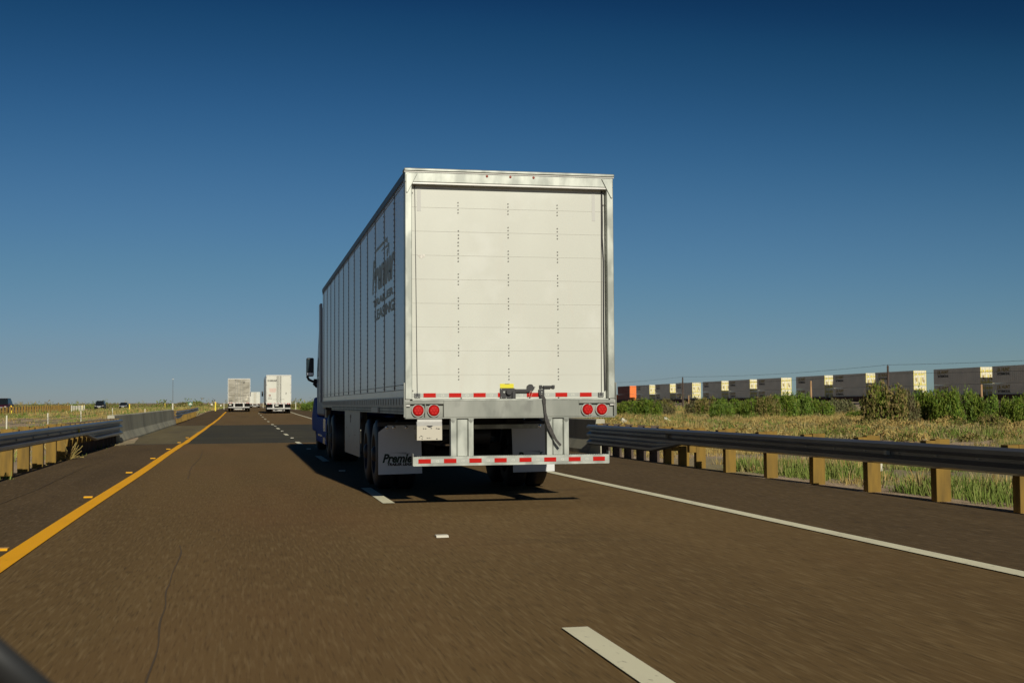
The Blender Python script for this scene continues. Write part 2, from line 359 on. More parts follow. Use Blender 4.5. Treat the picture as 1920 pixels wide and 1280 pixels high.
# raised road studs
def stud_me(m):
    b = MB(); b.prism([(-.05, 0), (-.03, .018), (.03, .018), (.05, 0)], 0, -.055, .055); return b.build('road_stud', m)
for col_m, x, y0, dy, n, word, side in ((amber, -2.04, 5.4, 6.45, 8, 'amber', 'yellow edge line'), (stud_w, 1.84, 11.94, 12.19, 6, 'white', 'dashed lane line')):
    s0 = stud_me(col_m)
    for k in range(n):
        o = s0 if k == 0 else dup(s0)
        y = y0+dy*k; o.location = (x, y, R(y)+.002); o.scale = (1.05, 1.5, 1)
        tag(o, f'small {word} road stud beside the {side}, {ORD[k]} one ahead', 'road stud', f'{word} road studs along the {side}')

# ------------------------------------------------------------------ guardrails and barriers
W_ = [(0, .02), (.035, .083), (.085, .083), (.135, 0), (.178, 0), (.229, .083), (.279, .083), (.2800, .083), (.281, .083), (.282, .083), (.283, .083), (.312, .02)]
H_ = [(0, .02), (.035, .083), (.085, .083), (.135, 0), (.178, 0), (.229, .083), (.279, .083), (.33, 0), (.373, 0), (.423, .083), (.473, .083), (.508, .02)]
def beam(x, side, stations, ztop):
    """stations: (y, t) t=0 W-beam, 1 thrie beam; side=+1 corrugations face +x"""
    b = MB(); vs = []; n = len(W_)
    for (y, t) in stations:
        for (w, h) in zip(W_, H_):
            z = w[0]*(1-t)+h[0]*t; d = w[1]*(1-t)+h[1]*t
            vs.append((x+side*d, y, ztop+R(y)-z))
    m = len(vs)
    vs += [(p[0]-side*.005, p[1], p[2]) for p in vs]
    k = len(stations)
    fs = [(j*n+i, j*n+i+1, (j+1)*n+i+1, (j+1)*n+i) for j in range(k-1) for i in range(n-1)]
    fs += [tuple(m+q for q in f[::-1]) for f in fs]
    for j in range(k-1):
        fs += [(j*n, (j+1)*n, m+(j+1)*n, m+j*n), (j*n+n-1, (j+1)*n+n-1, m+(j+1)*n+n-1, m+j*n+n-1)]
    for i in range(n-1):
        fs += [(i, i+1, m+i+1, m+i), ((k-1)*n+i, (k-1)*n+i+1, m+(k-1)*n+i+1, m+(k-1)*n+i)]
    b.add(vs, fs); return b
def wpost(parent, x0, x1, y, z0, z1, m, lean=0, w=.15):
    b = MB(); b.prism([(y-w/2, z0), (y+w/2, z0), (y+w/2+lean, z1), (y-w/2+lean, z1)], 0, x0, x1)
    return b.build('post', m, parent, bevel=.008)
def blockout(parent, x0, x1, y, z0, z1):
    b = MB(); b.box(x0, x1, y-.075, y+.075, z0, z1); return b.build('blockout', wood, parent, bevel=.006)

# left near rail
g = thing('guardrail', 'grey steel guardrail on timber posts at left, flaring down before the concrete wall', 'guardrail', (0, 0, 0))
sts = [(float(y), 0.) for y in np.arange(4, 34.2, 1.9)]+[(34.2, 0), (36.6, 1), (38.5, 1), (41, 1), (44.3, 1)]
beam(-3.95, 1, sts, .80).build('rail', railm, g)
for y in [24.57-1.9*k for k in range(10, 0, -1)]+[24.57, 26.4, 28.2, 30.1]:
    wpost(g, -4.265, -4.05, y, -.3, .85+random.uniform(-.02, .02), wood, random.uniform(-.02, .02)); blockout(g, -4.048, -3.954, y, .50, .83)
for k, y in enumerate(np.arange(31.6, 44, .95)):
    wpost(g, -4.265, -4.05, y, -.3, .83, wood if k < 1 else wood_dark); blockout(g, -4.048, -3.954, y, .3, .82)
b = MB()
for y in np.arange(34.5, 44, .33): 
    b.cyl((-3.946, y, .645), (-3.935, y, .645), .012, n=6)
    if y > 37: b.cyl((-3.946, y, .45), (-3.935, y, .45), .012, n=6)
for y in np.arange(5, 34, 1.9): b.cyl((-3.946, y+.25, .645), (-3.93, y+.25, .645), .018, n=6)
b.each('splice_bolt', alu, g)
b = MB(); b.prism([(-.05, 0), (.05, 0), (0, .01)], 0, -.05, .05); b.v = []; b.f = []; b.m = []
b.box(-3.94, -3.90, 33.0, 33.06, .60, .68); b.build('reflector', yel_lab, g)
# left far rail
g = thing('guardrail', 'short stretch of grey steel guardrail on timber posts beyond the left concrete wall', 'guardrail', (0, 0, 0))
sts = [(82.2, 1), (84, 1), (88, .9), (91, 0)]+[(float(y), 0) for y in np.arange(93, 123, 3)]+[(123.5, 0)]
beam(-4.05, 1, sts, .82).build('rail', railm, g)
for y in np.arange(84, 124, 1.9): wpost(g, -4.40, -4.195, y, R(y)-.3, R(y)+.84, wood if y > 86 else wood_dark); blockout(g, -4.193, -4.054, y, R(y)+.52, R(y)+.82)
# right rail
g = thing('guardrail', 'long grey steel guardrail on timber posts along the right shoulder', 'guardrail', (0, 0, 0))
sts = [(float(y), 0.) for y in np.arange(3, 24.2, 1.9)]+[(24.3, 0), (26.1, 1), (28, 1), (31.3, 1)]
beam(8.62, -1, sts, .705).build('rail', railm, g)
for y in [22.44, 20.55, 18.75, 16.95, 15.1, 13.3, 11.4, 9.5, 7.6, 5.7, 3.8]:
    wpost(g, 8.765, 8.97, y, -.3, .742+random.uniform(-.015, .015), wood, random.uniform(-.02, .02)); blockout(g, 8.624, 8.763, y, .42, .735)
for y in np.arange(24.0, 31, .95): wpost(g, 8.765, 8.96, y, -.3, .74, wood if y < 26.5 else wood_dark); blockout(g, 8.624, 8.763, y, .26, .73)
b = MB()
for y in np.arange(4, 24, .95): b.box(8.603, 8.618, y+.3, y+.36, .545, .56)
for y in np.arange(25.8, 31, .3): b.cyl((8.615, y, .55), (8.605, y, .55), .01, n=6); b.cyl((8.615, y, .35), (8.605, y, .35), .01, n=6)
b.each('splice_bolt', alu, g)
for y in (25.2, 15.95): b = MB(); b.box(8.56, 8.616, y, y+.07, .52, .58); b.build('reflector', wht_t, g)
# oncoming side guardrail: posts seen from the back
g = thing('guardrail', 'long row of yellow timber guardrail posts beside the oncoming lanes, last nine posts white', 'guardrail', (0, 0, 0))
k = 0
ypos = np.arange(118, 209, 1.9)
for y in ypos:
    h = .84+random.uniform(-.05, .05); last = y > ypos[-10]
    wpost(g, -23.93 if last else -24.0, -23.8, y, R(y)-.4, R(y)+h, wht_post if last else wood, random.uniform(-.05, .05), w=(.11 if last else .16)+random.uniform(-.01, .01))
beam(-24.16, -1, [(float(y), 0) for y in np.arange(117, 210, 5)], .78).build('rail', railm, g)

# concrete barriers
def barrier(name, label, xf, side, y0, y1, h):
    prof = [(0, -.05), (0, .06), (-.13, .33), (-.19, h-.02), (-.21, h), (-.40, h), (-.42, h-.02), (-.42, -.05)]
    st = [y0]+[y for y in np.arange(y0+3, y1, 3)]+[y1]
    b = MB(); n = len(prof); vs = []
    for y in st: vs += [(xf+side*p[0], y, R(y)+p[1]) for p in prof]
    fs = [(j*n+i, j*n+(i+1) % n, (j+1)*n+(i+1) % n, (j+1)*n+i) for j in range(len(st)-1) for i in range(n)]+[tuple(range(n)), tuple(range((len(st)-1)*n, len(st)*n))]
    b.add(vs, fs); t = tag(b.build(name, concrete, bevel=.01), label, 'barrier')
    j = MB()
    for y in np.arange(y0+5, y1-1, 7.3):
        j.prism([(xf+side*.003, R(y)), (xf+side*.003, R(y)+.06), (xf-side*.127, R(y)+.33), (xf-side*.186, R(y)+h-.02), (xf-side*.2, R(y)+h-.02), (xf-side*.2, R(y))], 1, y, y+.012)
    j.build('joint', tar, t); return t
barrier('concrete_barrier', 'grey weathered concrete barrier wall along the left side of the bridge', -3.97, 1, 44.5, 81.9, .93)
barrier('concrete_barrier', 'grey concrete barrier wall on the right, its end behind the guardrail', 8.62, -1, 31.35, 79, .84)
b = MB(); vs = []
pts = [(-3.98, 44.0), (-3.98, 52), (-3.80, 50), (-3.62, 46.5), (-3.45, 43.6), (-3.75, 42.0), (-4.1, 42.6)]
b.prism(pts, 2, -.01, .018); b.build('sand_drift', sand, deck)

# ------------------------------------------------------------------ main truck
TX, TY = 1.90, 15.11
W, H, L = 2.59, 4.075, 16.14
t = thing('semi_truck', 'large white box trailer on a blue semi truck in the right lane, closest vehicle', 'semi truck', (TX, TY, 0))
def P(mb, name, m, **k): return mb.build(name, m, t, **k)
# body
sw = P(MB().box(.012, .05, .10, L-.02, 1.31, H-.10), 'side_wall', white_side)
sw2 = P(MB().box(W-.05, W-.012, .10, L-.02, 1.31, H-.10), 'side_wall', white_side)
P(MB().box(.02, W-.02, L-.02, L, 1.15, H-.1), 'front_wall', white_side, bevel=.02)
P(MB().box(.03, W-.03, .05, L-.03, H-.075, H-.045), 'roof', alu)
P(MB().box(.02, W-.02, .10, L-.03, 1.20, 1.30), 'floor', dark)
b = MB()
for y in np.arange(.5, L-.3, .31): b.box(.06, W-.06, y, y+.05, 1.12, 1.2)
P(b, 'crossmembers', dark)
b = MB()
for x in (0, W-.035): b.prism([(x, H-.12), (x+.035, H-.12), (x+.035, H-.02), (x, H-.03)], 1, .05, L)
b.each('top_rail', mat('top_rail_shaded', (.07, .065, .06), .5, .3), t)  # dark grey puts the shade on the rail into its colour
b = MB()
for k, x0, x1 in ((0, .006, .012), (1, W-.012, W-.006)):
    b.box(x0, x1, .2, L-.05, H-.127, H-.121)
    b.box(x0, x1, .1, L-.05, H-.175, H-.172)
for y in np.arange(.15, L, .12): b.cyl((.012, y, H-.145), (.004, y, H-.145), .008, n=5)
b.build('rail_trim', seam_m, sw)
# vertical riveted seams
for q, (xa, xb, par) in enumerate(((.006, .012, sw), (W-.012, W-.006, sw2))):
    b = MB(); xo = .001 if q == 0 else W-.001
    for k in range(13):
        y = 1.18+1.2*k
        b.box(xa, xb, y-.012, y+.006, 1.42, H-.13)
        if q == 0:
            for z in np.arange(1.45, H-.15, .072): b.cyl((.008, y+.012, z), (.0, y+.012, z), .0105, n=5)
    b.build('panel_seams', seam_m, par)
b = MB()
for z in (1.475, 1.415): b.box(.004, .012, .1, L-.02, z, z+.007)
b.each('lower_seam', seam_m, sw)
# bottom rails
b = MB(); b.box(-.002, .06, .02, L-.02, 1.215, 1.33); b.box(W-.06, W+.002, .02, L-.02, 1.215, 1.33)
for y in np.arange(.25, L-.1, .305):
    b.box(-.012, -.002, y, y+.05, 1.235, 1.315)
br = P(b, 'bottom_rail', alu, bevel=.004)
b = MB(); b.box(.004, .05, .15, 12.8, 1.125, 1.215); b.box(.004, .05, 12.8, L-.02, 1.18, 1.215); b.box(W-.05, W-.004, .15, 12.8, 1.125, 1.215)
sr = P(b, 'slider_rail', galv)
b = MB()
for y in np.arange(.2, 12.7, .11): b.box(.001, .004, y, y+.05, 1.185, 1.2); b.box(.001, .004, y+.03, y+.08, 1.145, 1.16)
b.build('rail_holes', black, sr)
P(MB().box(-.02, .0, 3.0, 3.9, 1.13, 1.2), 'side_marker_plate', alu)
# rear frame
b = MB()
b.box(0, .083, 0, .14, 1.30, H-.17); b.box(W-.083, W, 0, .14, 1.30, H-.17)
b.box(0, W, 0, .14, H-.17, H-.045)
P(b, 'rear_frame', galv_l, bevel=.008)
b = MB(); b.box(-.012, W+.012, -.028, .16, H-.042, H-.005); P(b, 'roof_cap', galv_l, bevel=.012)
b = MB(); b.box(-.008, W+.008, -.012, .02, H-.052, H-.044); b.box(.083, W-.083, .0, .1, H-.19, H-.172); P(b, 'header_lip', alu)
b = MB()
for sx in (0, 1):
    f = (lambda x: x) if sx == 0 else (lambda x: W-x)
    b.prism([(f(.012), H-.085), (f(.055), H-.062), (f(.15), H-.066), (f(.03), H-.30), (f(.012), H-.30)], 1, -.016, -.002)
b.each('corner_gusset', galv_l, t, bevel=.004)
# sill with light recesses
b = MB()
b.box(.46, 2.13, 0, .15, 1.085, 1.285); b.box(-.005, .46, 0, .15, 1.245, 1.285); b.box(2.13, W+.005, 0, .15, 1.245, 1.285)
b.box(-.005, .012, 0, .15, 1.085, 1.245); b.box(W-.012, W+.005, 0, .15, 1.085, 1.245)
b.box(.232, .246, 0, .15, 1.085, 1.245); b.box(W-.246-.09, W-.232-.09, 0, .15, 1.085, 1.245)
b.box(.012, .232, .05, .15, 1.085, 1.245); b.box(.246, .46, .05, .15, 1.085, 1.245); b.box(2.13, W-.336, .05, .15, 1.085, 1.245); b.box(W-.322, W-.012, .05, .15, 1.085, 1.245)
b.box(0, W, .003, .15, 1.070, 1.085)
sill = P(b, 'rear_sill', sill_m, bevel=.005)
b = MB(); b.box(.086, W-.086, -.006, .09, 1.286, 1.302); P(b, 'threshold', galv_l)
b = MB(); b.box(-.018, -.006, .0, .03, 1.09, 1.50); b.box(W+.006, W+.018, .0, .03, 1.09, 1.50); b.each('corner_guard', galv, t)
# door: nine panels
zt, zb = H-.19, 1.305
door = P(MB().box(.085, W-.085, .105, .13, zb, zt+.01), 'rear_door', white_door)
seams = [3.62, 3.33, 3.04, 2.75, 2.46, 2.175, 1.89, 1.60]
b = MB()
for z in seams: b.box(.09, W-.09, .1025, .105, z-.0035, z+.0025)
b.build('panel_grooves', groove_m, door)
b = MB()
for x in (.66, 1.28, 1.90):
    for z in seams:
        for dz in (.065, .027, -.022, -.06):
            if x == .66 and 2.9 < z < 3.5: continue
            b.cyl((x, .107, z+dz), (x, .098, z+dz), .0085, n=8)
for z in (3.34, 3.29, 3.25, 3.2, 3.16, 3.1, 3.06, 3.01, 2.97): b.cyl((.66+.003*(z > 3.22), .107, z), (.66+.003*(z > 3.22), .098, z), .0095, n=8)
for x, z in ((.10, 1.405), (W-.10, 1.41), (.69, 1.317), (1.9, 1.317), (.1, 3.79), (W-.1, 3.7)): b.cyl((x, .107, z), (x, .098, z), .01, n=8)
b.build('door_rivets', rivet_m, door)
b = MB(); b.tube([(.13, .098, 3.88), (.14, .098, 3.0), (.155, .098, 1.38)], .004, n=6); b.tube([(W-.125, .098, 3.87), (W-.13, .098, 3.0), (W-.145, .098, 1.38)], .004, n=6)
b.tube([(2.47, .09, 3.88), (2.475, .09, 3.5), (2.47, .09, 3.3), (2.485, .09, 3.0), (2.48, .09, 2.2), (2.488, .09, 1.4)], .008, n=6); b.each('lift_cable', steel_dk, door)
b = MB()
for x in (.155, W-.155): b.box(x-.035, x+.035, .09, .105, 1.322, 1.375)
b.each('cable_bracket', steel_dk, door)
for x in (.155, W-.155):
    b = MB()
    for dx, dz in ((-.02, .015), (.02, .015), (-.02, -.012), (.02, -.012), (0, -.02)): b.box(x+dx-.005, x+dx+.005, .087, .09, 1.348+dz-.005, 1.348+dz+.005)
    b.build('bracket_bolts', wht_t, door)
b = MB(); b.box(.158, .205, .1022, .105, 3.57, 3.86); b.box(2.345, 2.385, .1022, .105, 3.5, 3.84); b.box(.26, .47, .1022, .105, 3.845, 3.875); b.box(2.1, 2.4, .1022, .105, 3.845, 3.875); b.each('adhesive_mark', grey_ink, door)
b = MB(); b.prism([(.165, 3.045), (.255, 3.045), (.25, 3.02), (.21, 2.995), (.172, 3.022)], 1, .1015, .105); b.build('sticker', mat('sticker_grey', (.38, .36, .32), .5, col2=(.6, .58, .52), nscale=40), door)
# reflective tape on the door
b = MB(); b.box(.10, 2.42, .1015, .105, 1.325+.002, 1.374); bt = b.build('reflective_tape', wht_t, door)
b = MB()
for x0, x1 in ((.23, .38), (.54, .69), (.84, .99), (1.14, 1.17), (1.50, 1.65), (1.86, 2.01), (2.17, 2.32)): b.box(x0, x1, .099, .1012, 1.325, 1.376)
b.each('red_tape', red_t, door)
for x in (.44, .74, 1.04, 1.41, 1.74, 2.06): text('tape_mark', 'C2', .035, bright_white, door, (x, .1005, 1.338), (1, 0, 0), bold=.001, thick=.0004)
# latch
lt = P(MB().box(1.165, 1.345, .085, .104, 1.305, 1.432), 'door_latch', black, bevel=.004)
b = MB(); b.box(1.28, 1.52, .055, .085, 1.385, 1.42); b.prism([(1.28, 1.36), (1.36, 1.42), (1.28, 1.43), (1.25, 1.40)], 1, .05, .085); b.box(1.31, 1.352, .05, .085, 1.29, 1.40)
b.cyl((1.27, .085, 1.385), (1.27, .04, 1.385), .035, n=16); b.build('latch_arm', black, lt, bevel=.003)
b = MB(); b.prism([(1.50, 1.41), (1.50, 1.46), (1.53, 1.48), (1.56, 1.475), (1.575, 1.45), (1.60, 1.445), (1.575, 1.43), (1.57, 1.395), (1.52, 1.39)], 1, .05, .10); b.tube([(1.54, .05, 1.40), (1.515, .045, 1.35), (1.53, .045, 1.315), (1.555, .045, 1.36), (1.55, .05, 1.40)], .003, n=5, mi=1); b.cyl((1.52, .05, 1.31), (1.535, .05, 1.325), .008, n=6, mi=0)
b.build('lock_head', [black, red_ink], lt)
b = MB()
for x, z in ((1.178, 1.318), (1.24, 1.314), (1.178, 1.42), (1.33, 1.42)): b.cyl((x, .086, z), (x, .081, z), .006, n=6)
b.prism([(1.2, 1.385), (1.215, 1.40), (1.228, 1.385), (1.215, 1.37)], 1, .080, .086); b.each('latch_bolt', wht_t, lt)
lab = P(MB().box(1.168, 1.338, .1005, .1045, 1.434, 1.487), 'warning_label', yel_lab)
b = MB(); b.box(1.225, 1.285, .099, .1005, 1.482, 1.487); b.build('label_print', black_ink, lab)
P(MB().box(1.668, 1.84, .085, .104, 1.435, 1.447).box(1.655, 1.69, .08, .104, 1.428, 1.468).box(1.812, 1.848, .08, .104, 1.428, 1.468).box(1.70, 1.80, .06, .1, 1.435, 1.462), 'lock_keeper', black, bevel=.004)
st_ = P(MB().box(1.643, 1.715, .07, .104, 1.34, 1.415), 'strap_bracket', black, bevel=.004)
b = MB()
for z in (1.36, 1.385): b.cyl((1.68, .071, z), (1.68, .064, z), .008, n=8)
b.build('bracket_bolts', wht_t, st_)
sp = [(1.675, .062, 1.36), (1.682, .03, 1.325), (1.688, -.025, 1.29), (1.692, -.03, 1.22), (1.700, -.03, 1.13), (1.715, -.035, 1.05), (1.745, -.045, .96), (1.78, -.05, .88), (1.825, -.06, .80), (1.88, -.07, .735)]
b = MB(); vs = []
for i, p in enumerate(sp):
    a = sp[max(0, i-1)]; c = sp[min(len(sp)-1, i+1)]; d = Vector((c[0]-a[0], 0, c[2]-a[2])).normalized(); nrm = Vector((-d.z, 0, d.x)); w = .02+.006*math.sin(i*1.3)
    for s1, yy in ((1, -.004), (-1, .004), (-1, .012), (1, .006)): vs.append((p[0]+nrm.x*w*s1, p[1]+yy+s1*.006, p[2]+nrm.z*w*s1))
b.add(vs, [(4*i+j, 4*i+(j+1) % 4, 4*i+4+(j+1) % 4, 4*i+4+j) for i in range(len(sp)-1) for j in range(4)]+[(0, 1, 2, 3), tuple(4*(len(sp)-1)+q for q in range(4))])
P(b, 'pull_strap', strap_m)
# lights
for x in (.155, .345, W-.345, W-.165):
    l = P(MB().lathe([(.05, .080), (.02, .079), (.015, .069), (.05, .067)], x, 0, 1.168, 'y', 28), 'tail_light', wht_t, smooth=True)
    MB().lathe([(.03, .066), (.006, .064), (-.004, .05), (-.006, .001)], x, 0, 1.168, 'y', 28).build('lens', lens, l, smooth=False)
    b = MB()
    for a in range(6): b.cyl((x+.036*math.cos(a*PI/3), -.004, 1.168+.036*math.sin(a*PI/3)), (x+.036*math.cos(a*PI/3), -.007, 1.168+.036*math.sin(a*PI/3)), .013, n=8)
    b.cyl((x, -.006, 1.168), (x, -.009, 1.168), .013, n=8); b.build('light_dots', mat('lens_dot', (.48, .008, .005), .4, spec=.2), l)
for x in (1.0, 1.29, 1.58): P(MB().lathe([(.0, .016), (-.008, .014), (-.012, .001)], x, 0, 4.00, 'y', 12), 'marker_light', mat('marker_red', (.28, .05, .03), .4))
# licence bracket
b = MB(); b.box(.145, .44, .02, .06, 1.03, 1.07); b.prism([(0.0, 1.035), (.05, 1.035), (.05, .985), (-.03, .985)], 0, .135, .435)
P(b, 'plate_bracket', alu)
pl = P(MB().box(.132, .435, -.032, -.026, .815, .985), 'plate_box', beige, bevel=.004)
b = MB(); b.prism([(.245, .99), (.325, .99), (.305, .972), (.285, .966), (.265, .972)], 1, -.034, -.031)
for x0, x1, z in ((.205, .22, .955), (.23, .245, .954), (.296, .312, .957), (.36, .375, .955), (.38, .405, .952), (.16, .168, .852), (.175, .19, .868), (.197, .205, .86), (.188, .2, .835), (.25, .258, .842), (.262, .27, .842), (.28, .29, .842), (.3, .302, .842), (.362, .38, .832)): b.box(x0, x1, -.035, -.032, z-.005, z+.005)
b.build('stamped_marks', black_ink, pl)
# underride guard
b = MB(); b.prism([(-.02, .515), (.08, .515), (.08, .62), (-.02, .62)], 0, .09, 2.50); b.box(.09, 2.50, -.022, -.02, .510, .518); b.box(.085, .092, -.02, .09, .515, .66); b.box(2.498, 2.505, -.02, .09, .515, .66)
ug = P(b, 'underride_guard', galv_l, bevel=.004)
b = MB(); b.box(.12, 2.47, -.0235, -.0205, .545, .592); bt2 = b.build('reflective_tape', wht_t, ug)
b = MB()
for k in range(8): b.box(.150+.3065*k, .300+.3065*k, -.0265, -.0237, .543, .594)
b.each('red_tape', red_t, ug)
for k in range(7): text('tape_mark', 'C2', .033, bright_white, ug, (.36+.3065*k, -.025, .556), (1, 0, 0), bold=.001, thick=.0004)
b = MB()
for x in np.arange(.14, 2.46, .022): b.box(x, x+.008, -.01, .07, .620, .627)
b.build('tread_plate', galv, ug)
for x0 in (.545, 1.725):
    b = MB()
    b.box(x0, x0+.065, .0, .012, .62, 1.07); b.box(x0+.215, x0+.275, .0, .012, .62, 1.07)
    b.box(x0+.09, x0+.205, .035, .05, .62, 1.07); b.prism([(x0+.065, .006), (x0+.09, .036), (x0+.09, .05), (x0+.06, .012)], 2, .62, 1.07); b.prism([(x0+.205, .036), (x0+.215, .006), (x0+.22, .012), (x0+.205, .05)], 2, .62, 1.07)
    b.box(x0+.002, x0+.01, .012, .12, .62, 1.07); b.box(x0+.26, x0+.268, .012, .12, .62, 1.07)
    gp = P(b, 'guard_post', galv_l, bevel=.003)
    b = MB()
    for x in (x0+.03, x0+.245): b.prism([(x-.035, 1.068), (x+.035, 1.068), (x+.02, 1.035), (x, 1.02), (x-.02, 1.035)], 1, -.008, -.001); b.cyl((x, -.008, 1.055), (x, -.016, 1.055), .012, n=8)
    b.each('gusset', galv, gp)
# tandem: frame, axles, springs
b = MB(); b.box(.75, .88, 2.3, 6.3, .98, 1.12); b.box(1.71, 1.84, 2.3, 6.3, .98, 1.12)
for y in (2.5, 4.4, 6.1): b.box(.6, 1.99, y, y+.1, .95, 1.08)
P(b, 'tandem_frame', dark)
P(MB().box(.42, 2.17, 2.42, 2.47, .895, .955), 'cross_tube', galv_l)
b = MB()
for y in (3.85, 5.07):
    b.cyl((.3, y, .51), (W-.3, y, .51), .07, n=14)
    for x in (.8, 1.79): b.cyl((x, y+.3, .75), (x, y+.3, 1.0), .13, n=14); b.cyl((x, y-.25, .6), (x, y-.05, .6), .09, n=12)
P(b, 'axles', dark)
P(MB().cyl((.95, 3.3, .78), (1.65, 3.3, .78), .12, n=18), 'air_tank', steel_dk)
b = MB(); b.tube([(.5, 2.6, .92), (.6, 2.65, .72), (.8, 2.7, .68), (1.0, 2.8, .8)], .02); b.tube([(.55, 2.6, .95), (.7, 2.7, .78), (.9, 2.8, .85)], .015)
b.each('air_hose', steel_dk, t)
b = MB()
for k in range(4): b.prism([(.46+.05*k, .755), (.49+.05*k, .755), (.47+.05*k, .83), (.455+.05*k, .83)], 1, 2.58, 2.60)
P(b, 'hose_clips', beige)
# mudflaps
def flap(x0, x1, cut, nm):
    b = MB(); z0, z1 = .245, .945
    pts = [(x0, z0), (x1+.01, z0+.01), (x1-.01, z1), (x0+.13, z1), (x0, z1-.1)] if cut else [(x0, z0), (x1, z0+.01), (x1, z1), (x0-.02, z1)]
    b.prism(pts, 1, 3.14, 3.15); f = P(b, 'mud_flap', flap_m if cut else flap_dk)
    b = MB()
    for x in (x0+.12, x0+.22, x0+.40, x0+.56): b.lathe([(.0, .026), (-.012, .022), (-.016, .001)], x, 3.14, z1-.03, 'y', 10)
    b.build('flap_bolts', rim_m, f)
    fx = x0+.055
    text('lettering', 'Premier', .165, green_ink, f, (fx+.002, 3.1365, .420), (1, 0, 0), shear=.3, bold=.007, width=.50, thick=.001)
    text('lettering', 'Premier', .155, black_ink, f, (fx+.004, 3.1345, .424), (1, 0, 0), shear=.3, bold=.003, width=.49, thick=.001)
    text('lettering', 'TRAILER LEASING', .05, black_ink, f, (fx+.07, 3.1365, .372), (1, 0, 0), shear=.2, bold=.003, width=.44, thick=.001)
    b = MB(); b.prism([(fx+.10, .556), (fx+.36, .556), (fx+.34, .549)], 1, 3.1365, 3.14); b.prism([(fx+.22, .541), (fx+.40, .541), (fx+.38, .532)], 1, 3.1365, 3.14); b.build('swoosh', black_ink, f)
flap(.005, .625, True, 'l'); flap(1.97, 2.59, False, 'r')
MB().box(.0, .66, 3.16, 3.19, .93, .99).box(1.93, 2.59, 3.16, 3.19, .93, .99).each('flap_hanger', steel_dk, t)
# wheels
def wheel_mesh():
    ty = MB().lathe([(.0, .29), (.0, .36), (.015, .45), (.04, .495), (.07, .51), (.12, .513), (.2, .513), (.24, .51), (.262, .49), (.275, .45), (.28, .36), (.28, .29)], 0, 0, 0, 'x', 48)
    for k in range(4):
        pass
    tyre = ty.build('wheel', rubber, smooth=True)
    rm = MB().lathe([(.0, .292), (.012, .285), (.06, .25), (.10, .20), (.10, .17), (.03, .12), (.0, .11), (-.03, .07), (-.03, .001)], 0, 0, 0, 'x', 40)
    for k in range(10): a = 2*PI*k/10; rm.cyl((.095, .145*math.cos(a), .145*math.sin(a)), (.03, .145*math.cos(a), .145*math.sin(a)), .014, n=6)
    rim = rm.build('rim', hub_m, tyre, smooth=True)
    grv = MB()
    for x in (.09, .14, .19): grv.lathe([(x, .515), (x+.008, .515)], 0, 0, 0, 'x', 48)
    grv.build('tread_groove', black, tyre)
    return tyre
W0 = wheel_mesh(); W0.parent = t
wk = kids(W0); first = True
def wheel(parent, x, y, z, outward):
    global first
    if first: o = W0; first = False
    else: o = dup(W0, None, ch=wk)
    o.parent = parent; o.location = (x, y, z)
    o.rotation_euler = (0, 0, 0) if outward < 0 else (0, 0, PI)
    return o
for y in (3.85, 5.07):
    wheel(t, .01, y, .513, -1); wheel(t, .61, y, .513, 1)
    wheel(t, W-.01, y, .513, 1); wheel(t, W-.61, y, .513, -1)
for y in (13.45, 14.75):
    wheel(t, .04, y, .513, -1); wheel(t, .64, y, .513, 1)
    wheel(t, W-.04, y, .513, 1); wheel(t, W-.64, y, .513, -1)
wheel(t, .14, 20.9, .513, -1); wheel(t, W-.14, 20.9, .513, 1)
# side panel and landing gear
b = MB(); b.prism([(6.55, .36), (9.7, .34), (9.7, 1.125), (6.50, 1.125)], 0, .045, .055); sp_ = P(b, 'side_panel', alu)
b = MB(); b.prism([(8.2, 1.0), (8.5, 1.0), (8.45, 1.06), (8.25, 1.06)], 0, .042, .045); b.box(.042, .045, 8.3, 8.4, .92, 1.0)
for y, z in ((7.4, .7), (8.6, .66), (9.3, .8), (7.0, .5)): b.box(.042, .045, y, y+.05, z, z+.02)
b.build('scuff', mat('scuff', (.2, .18, .16), .8), sp_)
b = MB(); b.cyl((.5, 10.6, 1.1), (.5, 10.6, .3), .06, n=8); b.cyl((2.09, 10.6, 1.1), (2.09, 10.6, .3), .06, n=8); b.box(.35, .65, 10.45, 10.75, .27, .30); b.box(1.94, 2.24, 10.45, 10.75, .27, .30); b.cyl((.5, 10.6, .85), (2.09, 10.6, .85), .03)
P(b, 'landing_gear', steel_dk)
b = MB(); b.prism([(10.2, .93), (11.8, .70), (11.85, .79), (10.25, 1.03)], 0, .32, .34); P(b, 'red_strut', red_t)
b = MB(); b.tube([(.30, 9.9, .62), (.30, 11.6, .60), (.30, 11.75, .66), (.30, 11.6, .70), (.30, 9.9, .71)], .015); P(b, 'crank_handle', alu)
P(MB().tube([(.28, 5.9, .95), (.28, 6.3, .6)], .02), 'hose', beige)
# tractor
b = MB(); b.prism([(16.75, .95), (19.9, .95), (19.95, 2.1), (19.3, 2.9), (18.6, 3.7), (16.85, 3.78)], 0, .09, W-.09); cab = P(b, 'cab', mat('cab_blue', (.006, .028, .15), .4, spec=.3), bevel=.06)
b = MB(); b.prism([(19.9, .9), (22.2, .8), (22.3, 1.3), (22.0, 1.75), (19.9, 2.15)], 0, .35, W-.35); P(b, 'bonnet', blue, bevel=.1)
b = MB(); b.prism([(18.3, 1.9), (19.7, 1.9), (19.0, 2.75), (18.3, 2.75)], 0, .082, .09); b.build('window', glass, cab)
b = MB(); b.prism([(16.3, 1.3), (16.9, 1.3), (16.9, 3.72), (16.4, 3.72)], 0, -.03, .02); b.build('side_extender', mat('fairing_grey', (.35, .37, .4), .4), cab)
b = MB(); b.box(.06, .5, 15.5, 19.6, .27, .93); fr = P(b, 'side_fairing', blue, bevel=.05)
